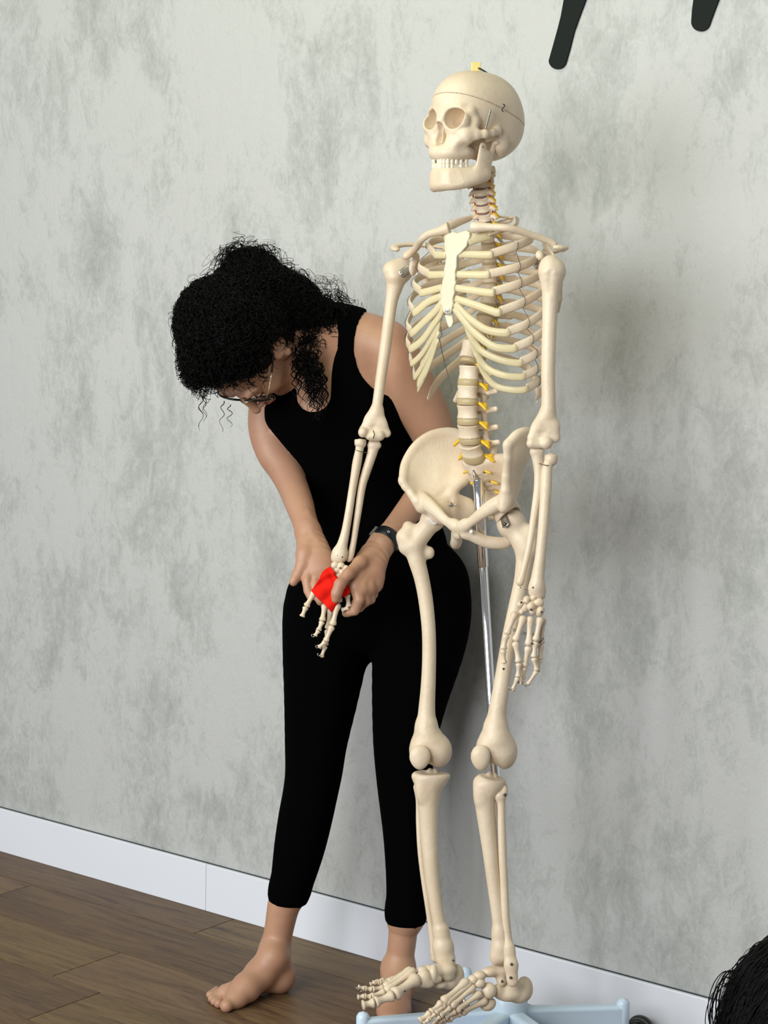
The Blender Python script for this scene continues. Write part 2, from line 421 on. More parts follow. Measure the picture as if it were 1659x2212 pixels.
# ---- skull
K = Fr(P(1033, 243, 3.595), 48, U=[0.0, .995, -.06])
def both(x, y, l): a = K.at(x, y, l=l); return a, K.mir(a)
AX = K.A
cr = Solid()
cr.ell(K.at(1040, 243, l=0), (.069, .076, .070), AX, k=.02)
cr.ell(K.at(1000, 233, l=0), (.056, .056, .060), AX, k=.03)
cr.ell(K.at(1062, 283, l=0), (.056, .050, .050), AX, k=.03)
cr.ell(K.at(1040, 312, l=0), (.036, .040, .024), AX, k=.02)
FACE = Solid()
for s in (0, 1):
    def b(x, y, l): return both(x, y, l)[s]
    cr.ell(b(1036, 262, .084), (.018, .030, .024), AX, k=.014, op='-')
cr.ell(K.at(975, 300, l=0), (.027, .026, .034), AX, k=.012); cr.ell(K.at(973, 318, l=0), (.0235, .024, .022), AX, k=.014)
cr.ell(K.at(968, 262, l=0), (.030, .020, .022), AX, k=.012)
for s in (0, 1):
    def b(x, y, l): return both(x, y, l)[s]
    cr.ell(b(990, 262, .030), (.025, .018, .022), AX, k=.01)
    cr.chain([(b(962, 246, .004), .007), (b(975, 238, .018), .007), (b(995, 234, .034), .007), (b(1016, 243, .047), .0065)], k=.008)
    cr.chain([(b(1018, 241, .049), .0070), (b(1027, 262, .0515), .0068), (b(1022, 284, .051), .0078)], k=.008)
    cr.chain([(b(966, 272, .011), .005), (b(983, 283, .026), .006), (b(1004, 285, .042), .007), (b(1018, 284, .049), .008)], k=.006)
    cr.ell(b(1006, 291, .044), (.011, .012, .009), AX, k=.008)
    cr.chain([(b(1012, 292, .049), .0072), (b(1030, 291, .058), .0055), (b(1048, 289, .0655), .0048), (b(1064, 287, .066), .0040), (b(1076, 283, .062), .006)], k=.006, flat=(K.U, 1.35))
    cr.ell(b(1008, 296, .045), (.009, .010, .013), AX, k=.010)
    cr.chain([(b(1002, 298, .042), .008), (b(993, 312, .032), .008), (b(985, 325, .027), .008)], k=.008)
    cr.ell(b(1080, 312, .052), (.011, .013, .016), AX, k=.012); cr.cone(b(1082, 318, .052), b(1081, 333, .048), .011, .006, k=.008)
    cr.cone(b(1062, 298, .05), b(1052, 302, .05), .006, .005, k=.006)
    cr.chain([(b(1020, 318, .018), .006), (b(1022, 334, .020), .004)], k=.006)
for s in (0, 1):
    cr.chain([(both(985, 290, .026)[s], .009), (both(979, 310, .021)[s], .008), (both(975, 328, .020)[s], .005)], k=.014)
    cr.chain([(both(1000, 306, .036)[s], .008), (both(992, 328, .028)[s], .006)], k=.012)
arc_up = [(.0, 949), (.006, 953), (.012, 959), (.018, 968), (.022, 978), (.026, 989), (.029, 1001), (.031, 1014)]
def dental(sgn, t):
    a = spline([[l, x] for l, x in arc_up], 57)[int(round(t * 56))]; p = K.at(a[1], 336, l=a[0])
    l, f, u = K.inv(p); return l * sgn, f
for sgn in (1, -1):
    q = [dental(sgn, t) for t in np.linspace(0, 1, 12)]
    cr.chain([(K.lf(l * .95, f - .005, 330), .0056) for l, f in q], k=.014)
    cr.chain([(K.lf(l * .98, f - .002, 338), .0048) for l, f in q], k=.003)
cr.chain([(K.at(958, 247, l=0), .008), (K.at(953, 258, l=0), .0062), (K.at(947, 268, l=0), .0045)], k=.006)
for s in (0, 1):
    def b(x, y, l): return both(x, y, l)[s]
    c = b(991, 257, .0300); l, f, u = K.inv(c)
    if s: c = K.at(941, 259, l=-.0275); l, f, u = K.inv(c)
    cr.ell(K.p(l, f + .010, u), (.0182 if s else .0205, .036, .0178), AX, k=.004, op='-'); cr.ell(K.p(l * .86, f - .014, u), (.014, .020, .013), AX, k=.006, op='-')
    cr.ell(b(1000, 322, .046), (.010, .016, .010), AX, k=.008, op='-')
c = K.at(950, 297, l=0); l, f, u = K.inv(c)
cr.ell(K.p(0, f + .002, u - .001), (.0130, .024, .0130), AX, k=.003, op='-'); cr.ell(K.p(0, f + .002, u + .013), (.0082, .019, .014), AX, k=.003, op='-')
ns = Solid(); ns.chain([(K.p(0, f - .012, u + .018), .0012), (K.p(0.0005, f - .010, u), .0012), (K.p(0, f - .008, u - .010), .0015)], k=.001, flat=(K.F, 5))
CUTP = K.at(952, 199, l=0); _b = K.at(1085, 234, l=.069); _c = K.mir(_b); CN = unit(np.cross(_b - CUTP, _c - CUTP)); CN = CN if CN[1] > 0 else -CN
import copy
capS = Solid(); capS.ops = list(cr.ops[:4]); capS.half(CUTP + CN * .0004, -CN)
lo = K.o - .14; hi = K.o + .14
solid('skull_cap', capS, .0016, BONE, SK, sm=1, lo=lo, hi=hi)
cr.half(CUTP - CN * .0004, CN)
CRAN = solid('cranium', cr, .0013, BONE, SK, sm=1, lo=lo, hi=hi)
solid('nasal_septum', ns, .0012, BONE, CRAN)
# mandible
md = Solid()
for sgn in (0, 1):
    def b(x, y, l): return both(x, y, l)[sgn]
    md.chain([(b(956, 395, .0), .0095), (b(964, 396, .010), .0095), (b(980, 396, .022), .0085), (b(1003, 391, .035), .008), (b(1028, 383, .044), .0078), (b(1046, 374, .048), .0075)], k=.008)
    md.chain([(b(953, 373, .0), .0058), (b(960, 373, .010), .0058), (b(973, 373, .020), .006), (b(990, 373, .028), .006), (b(1010, 372, .033), .006), (b(1032, 369, .042), .006)], k=.010)
    md.chain([(b(955, 384, .0), .007), (b(970, 384, .017), .007), (b(994, 383, .031), .0068), (b(1020, 379, .041), .0068)], k=.008)
    fl = (K.L, .5)
    sheet(md, [[b(954, 372, .0), b(961, 372, .010), b(974, 372, .020), b(994, 371, .029), b(1020, 368, .039), b(1040, 360, .046)], [b(953, 386, .0), b(961, 386, .011), b(977, 386, .022), b(1001, 384, .034), b(1026, 379, .044), b(1046, 370, .048)], [b(954, 399, .0), b(962, 399, .011), b(979, 399, .024), b(1003, 396, .036), b(1030, 388, .045), b(1050, 378, .048)]], 30, 9, lambda u, v: .0048 + .0015 * v, k=.006)
    for (xa, ya), (xb, yb), r in [((1035, 370), (1043, 316), .0075), ((1042, 376), (1048, 340), .0085), ((1049, 377), (1056, 340), .0075), ((1056, 345), (1069, 312), .0055), ((1050, 350), (1050, 335), .007)]:
        md.cone(b(xa, ya, .048), b(xb, yb, .052), r * 1.25, r, k=.006, flat=fl)
    md.ell(b(1070, 309, .053), (.0085, .0055, .005), AX, k=.004)
md.ell(K.at(952, 400, l=0), (.014, .009, .007), AX, k=.008)
MAN = solid('mandible', md, .0013, BONE, SK, sm=1)
def teeth(parent, y, yl, n, miss, up):
    for sgn in (1, -1):
        for i in range(n):
            if (sgn, i) in miss: continue
            l, f = dental(sgn, min(1, .04 + i * .128)); big = 1.0 if i < 3 else 1.25
            c = K.lf(l, f + .0005, y); t = K.A; wv = .0031 * big
            a = math.atan2(l * 1.9, .03); ax = [math.cos(a) * K.L * 1 - math.sin(a) * K.F, math.sin(a) * K.L + math.cos(a) * K.F, K.U]
            S = Solid(); S.ell(c, (wv, .0030 * big, yl * .000424), ax, k=.001); S.ell(c + K.U * up * yl * .0003, (wv * 1.02, .0026 * big, yl * .00030), ax, k=.002)
            solid('tooth', S, .0010, TOOTH, parent, sm=1)
teeth(CRAN, 347.5, 14, 8, {(-1, 1), (-1, 6), (-1, 7)}, -1)
teeth(MAN, 361.5, 13, 8, {(1, 5), (-1, 6), (-1, 7)}, 1)
# metal fittings
a = K.at(1059, 240, l=.076); b_ = K.at(1049, 278, l=.068)
V, F = tube(spline([a, (a + b_) / 2, b_], 60), [.0022 + .0005 * math.sin(i * 1.6) for i in range(60)], seg=8); SPR = mk('jaw_spring', V, F, METAL, SK)
scr(SPR, a, r=.003)
hk = [K.at(1086, 225, l=.074), K.at(1089, 226, l=.076), K.at(1090, 230, l=.076), K.at(1086, 233, l=.077), K.at(1084, 237, l=.076), K.at(1087, 241, l=.075)]
V, F = tube(spline(hk, 24), .0011, seg=6); mk('latch_hook', V, F, DARKM, SK)
scr(CRAN, K.at(1043, 317, l=.0575), r=.0012, m=DARKM)
cb = P(1028, 147, 3.585); bb = Solid(); bb.ops = []
V, F = boxm(cb, [.0085, 0, 0], [0, .0090, 0], [0, 0, .0085]); blk = mk('brass_block', V, F, BRASS, SK, smooth=False)
bm_ = blk.modifiers.new('bevel', 'BEVEL'); bm_.width = .001; bm_.segments = 2
for dx in (-3, 3): scr(blk, P(1028 + dx, 137, 3.585), [0, 1, 0], r=.0022, m=DARKM)
V, F = tube(spline([P(1033, 147, 3.574), P(1040, 150, 3.575), P(1050, 156, 3.58), P(1061, 163, 3.585)], 16), .0016, seg=8); mk('hanging_wire', V, F, DARKM, SK)

# ---- spine
spx = [(366, 1041), (384, 1038), (400, 1038), (417, 1038), (434, 1040), (451, 1043), (470, 1046), (492, 1050), (514, 1053), (536, 1055), (558, 1057), (580, 1058), (602, 1058), (624, 1057), (648, 1055), (672, 1051), (697, 1044), (723, 1032), (757, 1015), (805, 1013), (847, 1010), (889, 1010), (931, 1012), (971, 1018), (1002, 1025)]
SP = [BT.at(x, y, l=0) for y, x in spx]
BODY = []
def vert(i, kind):
    y, x = spx[i]; c = SP[i]; ax_u = unit(SP[i - 1] - SP[min(i + 1, len(SP) - 1)] if i > 0 else BT.U)
    if i == 23: ax_u = unit(ax_u + BT.F * .22)
    Lx = BT.L; Fx = unit(np.cross(ax_u, Lx)); Fx = Fx if Fx.dot(BT.F) > 0 else -Fx
    gap = (np.linalg.norm(SP[i - 1] - c) + np.linalg.norm(SP[min(i + 1, len(SP) - 1)] - c)) / 2 if i else .0135
    if kind == 'c': a, b, hh = .0125, .0090, gap * .80
    elif kind == 't': q = (i - 7) / 11; a, b, hh = .0130 + .0045 * q, .011 + .005 * q, gap * .80
    else: q = (i - 19) / 4; a, b, hh = .0205 + .0018 * q, .0150, gap * .66
    S = Solid()
    def fn(X, Y, Z, c=c, a=a, b=b, hh=hh):
        X = X - c[0]; Y = Y - c[1]; Z = Z - c[2]; d = lambda v: X * v[0] + Y * v[1] + Z * v[2]
        l, f, u = d(Lx), d(Fx), d(ax_u); t = np.clip(np.abs(u) / (hh / 2), 0, 1); wst = .88 + .12 * t ** 2
        return np.maximum((np.sqrt((l / a) ** 2 + (f / b) ** 2) - wst) * b, np.abs(u) - hh / 2 + .0006 * (1 - t))
    e = np.array([a + hh] * 3); S._put(fn, c - e, c + e, .001, '+')
    q = lambda l, f, u: c + l * Lx + f * Fx + u * ax_u
    for s in (1, -1):
        if kind == 'c':
            S.chain([(q(s * .009, -.003, 0), .0042), (q(s * .018, -.004, .001), .0036), (q(s * .0225, -.003, -.002), .0036)], k=.004)
            S.cone(q(s * .011, .002, hh * .35), q(s * .012, -.003, hh * .62), .0022, .002, k=.003)
            S.cone(q(s * .013, -.016, hh * .25), q(s * .013, -.018, -hh * .4), .0045, .0045, k=.003)
            S.cone(q(s * .012, -.015, 0), q(0, -.026, -.002), .003, .003, k=.003)
        elif kind == 't':
            S.chain([(q(s * a * .6, -b * .8, .002), .004), (q(s * .016, -.026, .001), .0045), (q(s * .030, -.036, .003), .0048)], k=.004)
            S.cone(q(s * .011, -.025, 0), q(0, -.034, -.003), .0035, .0035, k=.003)
        else:
            S.chain([(q(s * a * .6, -b * .8, .006), .006), (q(s * .018, -.026, .004), .006), (q(s * (.030 if s > 0 else .024), -.022, .001), .0045), (q(s * (.046 if s > 0 else .030), -.022, .004), .0052)], k=.004, flat=(Fx, .7))
            S.cone(q(s * .016, -.030, .010), q(s * .015, -.032, -.018), .0065, .0055, k=.004)
            S.cone(q(s * .013, -.030, 0), q(0, -.042, -.004), .005, .005, k=.004)
    if kind == 'c': S.cone(q(0, -.026, -.002), q(0, -.040, -.009), .0035, .004, k=.003)
    elif kind == 't': S.cone(q(0, -.034, -.003), q(0, -.050, -.022), .004, .003, k=.003)
    else: S.cone(q(0, -.040, -.004), q(0, -.066, -.007), .0055, .0065, k=.004, flat=(Lx, .6))
    o = solid('vertebra', S, .0013, BONE, SK, sm=1)
    # disc under it
    if i < len(SP) - 1 and i > 0:
        c2 = (SP[i] + SP[i + 1]) / 2
        if i == 23: c2 = SP[i] + ax_u * -(hh / 2 + .006)
        th = max(gap - hh, .002) * 1.02
        if i == 23: th = .016
        p = [c2 + ax_u * th * t for t in (.5, .4, 0, -.4, -.5)]
        V, F = tube(p, [a * z for z in (.93, .98, 1.02, .98, .93)], [b * z for z in (.93, .98, 1.02, .98, .93)], up=Lx, seg=24); mk('disc', V, F, DISC if kind != 'c' else DARKDISC, SK)
    BODY.append((c, a, b, Lx, Fx, ax_u))
DARKDISC = mat('neck_disc_plastic', (.22, .13, .09), .4)
for i in range(24): vert(i, 'c' if i < 7 else 't' if i < 19 else 'l')
# nerves and artery
for i in range(1, 24):
    c, a, b, Lx, Fx, Ux = BODY[i]
    kind = 'c' if i < 7 else 't' if i < 19 else 'l'
    gap = np.linalg.norm(SP[i + 1] - SP[i]) if i < 24 else .02
    B = MB()
    for s in ((1, -1) if kind == 'c' or i > 21 else (1,)):
        r0 = {'c': .0022, 't': .0024, 'l': .0034}[kind]
        st = {'c': .018, 't': .012, 'l': .020}[kind]; en = {'c': .0255, 't': .022, 'l': .034}[kind]
        for t in range(3 if kind == 'l' else 2):
            p0 = c - Ux * gap * .5 + Lx * s * st * .6 - Fx * b * .6
            p1 = p0 + Lx * s * (en - st * .6) * .6 + Fx * .002 * t - Ux * .003
            p2 = p0 + Lx * s * (en - st * .6 + .002 * t) + Fx * (.004 * (t - 1)) - Ux * (.007 + .0045 * t - (.003 if kind == 'l' else 0))
            V, F = tube(spline([p0, p1, p2], 8), np.linspace(r0, r0 * .75, 8), seg=7); B.add(V, F)
    B.mk('spinal_nerve', NERVE, SK)
for s in (1, -1):
    pts = [BODY[i][0] + BODY[i][3] * s * (.0165 + .0015 * (i % 2)) - BODY[i][4] * .003 - BODY[i][5] * (.006 if k_ else 0) for i in range(1, 7) for k_ in (0, 1)]
    V, F = tube(spline(pts, 40), .0014, seg=7); mk('neck_artery', V, F, VESSEL, SK)
# atlas ring up to the skull
V, F = tube([BODY[0][0] + BT.U * .012, BODY[0][0] + BT.U * .035], [.010, .013], [.009, .012], seg=16); mk('atlas', V, F, BONE, SK)

# ---- sternum
def plate(name, px, th, m, parent, ffun, h=.0013, r=.002, sm=2):
    """a flat bone from an outline given in the breast frame"""
    pts = [BT.inv(BT.at(x, y, f=ffun(y))) for x, y in px]; L_ = np.array([[p[0], p[2]] for p in pts]); us = np.array([BT.inv(BT.at(1000, y, f=ffun(y)))[2] for y in (480, 720)])
    f0, f1 = ffun(480), ffun(720)
    S = Solid()
    def fn(X, Y, Z):
        X = X - BT.o[0]; Y = Y - BT.o[1]; Z = Z - BT.o[2]; d = lambda v: X * v[0] + Y * v[1] + Z * v[2]
        l, f, u = d(BT.L), d(BT.F), d(BT.U); fc = f0 + (u - us[0]) / (us[1] - us[0]) * (f1 - f0)
        D = np.full(l.shape, 1e9); sgn = np.ones(l.shape); n = len(L_)
        for i in range(n):
            a, b = L_[i], L_[i - 1]; ex, ey = b - a; wx, wy = l - a[0], u - a[1]; t = np.clip((wx * ex + wy * ey) / (ex * ex + ey * ey), 0, 1)
            D = np.minimum(D, (wx - ex * t) ** 2 + (wy - ey * t) ** 2)
            c1 = u >= a[1]; c2 = u < b[1]; c3 = ex * wy > ey * wx
            sgn = np.where((c1 & c2 & c3) | (~c1 & ~c2 & ~c3), -sgn, sgn)
        d2 = sgn * np.sqrt(D) + r; dz = np.abs(f - fc) - th / 2 + r
        return np.minimum(np.maximum(d2, dz), 0) + np.sqrt(np.maximum(d2, 0) ** 2 + np.maximum(dz, 0) ** 2) - r
    c3 = np.array([BT.at(x, y, f=ffun(y)) for x, y in px]); S._put(fn, c3.min(0) - .01, c3.max(0) + .01, 0, '+')
    return solid(name, S, h, m, parent, sm=sm)
FS = lambda y: .076 + (y - 500) * .00014
ST = plate('sternum', [(963, 508), (972, 504), (981, 500), (990, 503), (1000, 500), (1010, 497), (1017, 502), (1018, 512), (1013, 522), (1011, 532), (1003, 541), (997, 548), (990, 553), (989, 566), (989, 578), (986, 587), (987, 596), (986, 604), (988, 611), (984, 622), (985, 633), (981, 644), (982, 656), (979, 668), (976, 678), (966, 679), (959, 672), (956, 662), (952, 655), (955, 644), (953, 630), (956, 618), (958, 606), (961, 594), (961, 582), (964, 570), (966, 555), (963, 545), (962, 530)], .010, STERN, SK, FS)
plate('xiphoid', [(961, 680), (978, 681), (981, 695), (977, 707), (970, 708), (965, 695)], .006, STERN, SK, FS)
sc_ = BT.at(967, 671, f=FS(671) + .006)
V, F = disc(sc_, BT.F, .0042, .002); mk('bolt', V, F, METAL, ST); V, F = disc(sc_ + BT.F * .002, BT.F, .0025, .003, 6); mk('nut', V, F, METAL, ST)
# ---- ribs
RB = {  # rib: head row, angle (l, f, y), side (l, f, y), front-side (l, f, y), end (l, f, y)
 1: (468, (.048, -.034, 471), (.067, .002, 486), (.064, .034, 499), (.046, .056, 508)),
 2: (510, (.062, -.050, 510), (.098, -.008, 516), (.094, .036, 530), (.060, .066, 548)),
 3: (533, (.070, -.062, 540), (.112, -.005, 556), (.106, .048, 576), (.063, .080, 592)),
 4: (557, (.075, -.070, 567), (.122, -.003, 590), (.113, .054, 612), (.076, .086, 630)),
 5: (580, (.080, -.074, 594), (.130, .000, 622), (.121, .055, 652), (.091, .086, 672)),
 6: (603, (.083, -.078, 622), (.136, .000, 662), (.128, .052, 698), (.103, .077, 716)),
 7: (627, (.085, -.080, 650), (.139, .000, 698), (.133, .046, 733), (.112, .068, 750)),
 8: (652, (.085, -.080, 677), (.138, -.004, 732), (.134, .034, 764), (.117, .056, 781)),
 9: (677, (.083, -.079, 706), (.135, -.006, 768), (.131, .026, 797), (.117, .046, 811)),
 10: (703, (.080, -.077, 733), (.129, -.012, 798), (.127, .012, 822), (.116, .034, 838)),
 11: (730, (.070, -.070, 756), (.108, -.040, 808), (.118, -.018, 838), (.116, .004, 862)),
 12: (765, (.055, -.060, 790), (.075, -.052, 815), (.090, -.042, 845), (.098, -.032, 872))}
JN = {}
for r, (hy, an, sd, fs, en) in RB.items():
    for s in (1, -1):
        hd = SP[min(range(25), key=lambda q: abs(spx[q][0] - hy))]; _, f0, _u = BT.inv(hd)
        if s < 0 and r == 12: en = (.080, -.03, 868); fs = (.07, -.04, 845); sd = (.06, -.048, 818)
        pts = [BT.lf(s * .017, f0 - .014, hy), BT.lf(s * .034, f0 - .034, hy + 2)] + [BT.lf(s * l, f, y) for l, f, y in (an, sd, fs, en)]
        q = spline(pts, 44); cen = BT.p(0, 0, 0)
        wd = np.interp(np.linspace(0, 1, 44), [0, .1, .3, .9, 1], [.0046, .0054, .0068, .0080, .0078]) * (1.1 if r == 1 else 1)
        if r > 10: wd[-8:] *= np.linspace(1, .45, 8)
        V, F = tube(q, wd, wd * .34, up=BT.U if r > 1 else (BT.F + BT.L * s * .4), seg=12)
        mk('rib', V, F, BONE, SK); JN[(r, s)] = (q[-1], q[-1] - q[-3])
sx = {2: (991, 549, 963, 551), 3: (988, 593, 960, 593), 4: (985, 622, 955, 621), 5: (984, 645, 954, 640), 6: (982, 658, 955, 655), 7: (980, 668, 958, 667)}
def cart(r, s, mid, end, w=.0076):
    j, t = JN[(r, s)]; pts = [j - unit(t) * .002, j + unit(t) * .007] + mid + [end]; q = spline(pts, 22)
    V, F = tube(q, w * np.linspace(1, .85, 22), w * .42, up=BT.U, seg=12); mk('costal_cartilage', V, F, CART, SK)
fz = lambda x, y, df=0: BT.at(x, y, f=FS(min(y, 700)) + df)
cart(1, 1, [], fz(1012, 522), .0095); cart(1, -1, [], fz(965, 520), .0095)
for r in (2, 3, 4): cart(r, 1, [], fz(sx[r][0], sx[r][1])); cart(r, -1, [], fz(sx[r][2], sx[r][3]))
cart(5, 1, [BT.at(1030, 660, f=.094)], fz(984, 645)); cart(5, -1, [BT.at(925, 652, f=.092)], fz(954, 640))
cart(6, 1, [BT.at(1050, 712, f=.092), BT.at(1012, 686, f=.097)], fz(983, 657)); cart(6, -1, [BT.at(922, 690, f=.09), BT.at(940, 672, f=.095)], fz(955, 653))
cart(7, 1, [BT.at(1065, 748, f=.086), BT.at(1022, 716, f=.094), BT.at(1002, 692, f=.097)], fz(982, 666)); cart(7, -1, [BT.at(912, 735, f=.08), BT.at(935, 703, f=.088), BT.at(950, 682, f=.094)], fz(958, 665))
cart(8, 1, [BT.at(1080, 777, f=.074), BT.at(1040, 758, f=.082), BT.at(1018, 728, f=.089)], BT.at(1008, 702, f=.093), .0068); cart(8, -1, [BT.at(910, 766, f=.070), BT.at(930, 735, f=.080)], BT.at(946, 706, f=.087), .0064)
cart(9, 1, [BT.at(1088, 811, f=.066), BT.at(1052, 795, f=.072), BT.at(1030, 765, f=.080)], BT.at(1018, 730, f=.087), .0066); cart(9, -1, [BT.at(910, 794, f=.060), BT.at(928, 762, f=.072)], BT.at(948, 715, f=.087), .0062)
cart(10, 1, [BT.at(1105, 842, f=.050), BT.at(1068, 832, f=.060), BT.at(1043, 800, f=.070)], BT.at(1030, 762, f=.080), .0064); cart(10, -1, [BT.at(906, 834, f=.048), BT.at(918, 810, f=.060), BT.at(933, 772, f=.072)], BT.at(946, 732, f=.084), .0062)
Gw = [[(957, 674, .094), (944, 698, .090), (928, 722, .084)], [(952, 696, .091), (936, 728, .083), (914, 762, .070)], [(946, 730, .085), (926, 768, .071), (906, 800, .056)], [(934, 772, .073), (918, 806, .060), (902, 824, .049)], [(916, 818, .062), (908, 832, .053), (902, 838, .047)]]
Gw = [[BT.at(x, y, f=f) for x, y, f in r] for r in Gw]; Ga = np.array([spline(r, 9) for r in Gw]); Ga = np.array([spline(Ga[:, i], 16) for i in range(9)])
ow = mk('costal_cartilage', Ga.reshape(-1, 3), [(i * 16 + j, i * 16 + j + 1, (i + 1) * 16 + j + 1, (i + 1) * 16 + j) for i in range(8) for j in range(15)], CART, SK)
mw = ow.modifiers.new('solid', 'SOLIDIFY'); mw.thickness = .0035; mw.offset = 0
# tie wires
for s, ls in ((1, [(.100, .045), (.104, .062)]), (-1, [(-.115, .045)])):
    for l, f in ls[:1]:
        pts = []
        for r in range(2, 11):
            e = RB[r][3]; pts += [BT.lf(s * (e[0] + .003), e[1] + .003, e[2] - 7), BT.lf(s * (e[0] + .003), e[1] + .003, e[2] + 7), BT.lf(s * (e[0] - .002), e[1], e[2] + 13)]
        V, F = tube(spline(pts, 110), .00055, seg=5); mk('rib_tie_wire', V, F, DARKM, SK)
pts = [BT.at(x, y, f=.03) for x, y in [(952, 706), (954, 725), (950, 732), (955, 760), (965, 800), (974, 835), (975, 848)]]; V, F = tube(spline(pts, 30), .0006, seg=5); mk('tie_wire', V, F, DARKM, SK)

# ---- clavicles, scapulae
bone_tube('clavicle', [(BT.at(1022, 491, l=.030), .0108), (BT.at(1031, 491, l=.038), .0098), (BT.at(1060, 491, f=.071), .0072), (BT.at(1090, 492, f=.068), .0066), (BT.at(1118, 498, f=.052), .0066), (BT.at(1150, 508, f=.030), .0062), (BT.at(1176, 517, f=.013), .0058), (BT.at(1190, 523, f=.004), .0060), (BT.at(1200, 530, f=-.002), .0060)], 0, up=BT.U, flat=1.05)
bone_tube('clavicle', [(BT.at(970, 493, l=-.026), .0115), (BT.at(960, 496, l=-.034), .0100), (BT.at(944, 501, l=-.048), .0074), (BT.at(926, 506, l=-.068), .0068), (BT.at(910, 518, l=-.088), .0066), (BT.at(902, 532, f=.045), .0066), (BT.at(890, 543, f=.030), .0070), (BT.at(876, 552, f=.020), .0068)], 0, up=BT.U, flat=.95)
for s in (1, -1):
    S = Solid(); p = lambda l, f, y: BT.lf(s * l, f, y); pa = lambda l, f, y: BT.lf(s * l, f, y) if s < 0 else BT.lf({.150: .128, .182: .150, .193: .167, .180: .160}[l], f, y + {.150: 8, .182: 8, .193: 3, .180: -6}[l])
    sheet(S, [[p(.150, -.012, 572), p(.120, -.040, 545), p(.085, -.066, 512)], [p(.147, -.020, 592), p(.118, -.056, 585), p(.080, -.082, 560)], [p(.142, -.030, 612), p(.116, -.066, 618), p(.088, -.088, 620)], [p(.132, -.048, 645), p(.116, -.070, 658), p(.102, -.086, 668)]], 16, 16, .0028, k=.004)
    S.chain([(p(.150, -.012, 570), .006), (p(.142, -.030, 612), .005), (p(.132, -.048, 645), .004), (p(.110, -.078, 672), .0045)], k=.005)
    S.ell(p(.154, -.002, 578), (.006, .010, .016), BT.A, k=.006)
    S.chain([(p(.080, -.086, 552), .003), (p(.115, -.082, 540), .006), (pa(.150, -.062, 532), .0075), (pa(.182, -.028, 528), .008), (pa(.193, .0, 533), .0085), (pa(.180, .014, 540), .006)], k=.005, flat=(BT.U, .55), n=18)
    S.chain([(p(.148, -.002, 566), .007), (p(.138, .012, 552), .0065), (p(.136, .030, 548), .006), (p(.142, .038, 554), .006)], k=.005, n=10)
    solid('scapula', S, .0016, BONE, SK, sm=2)

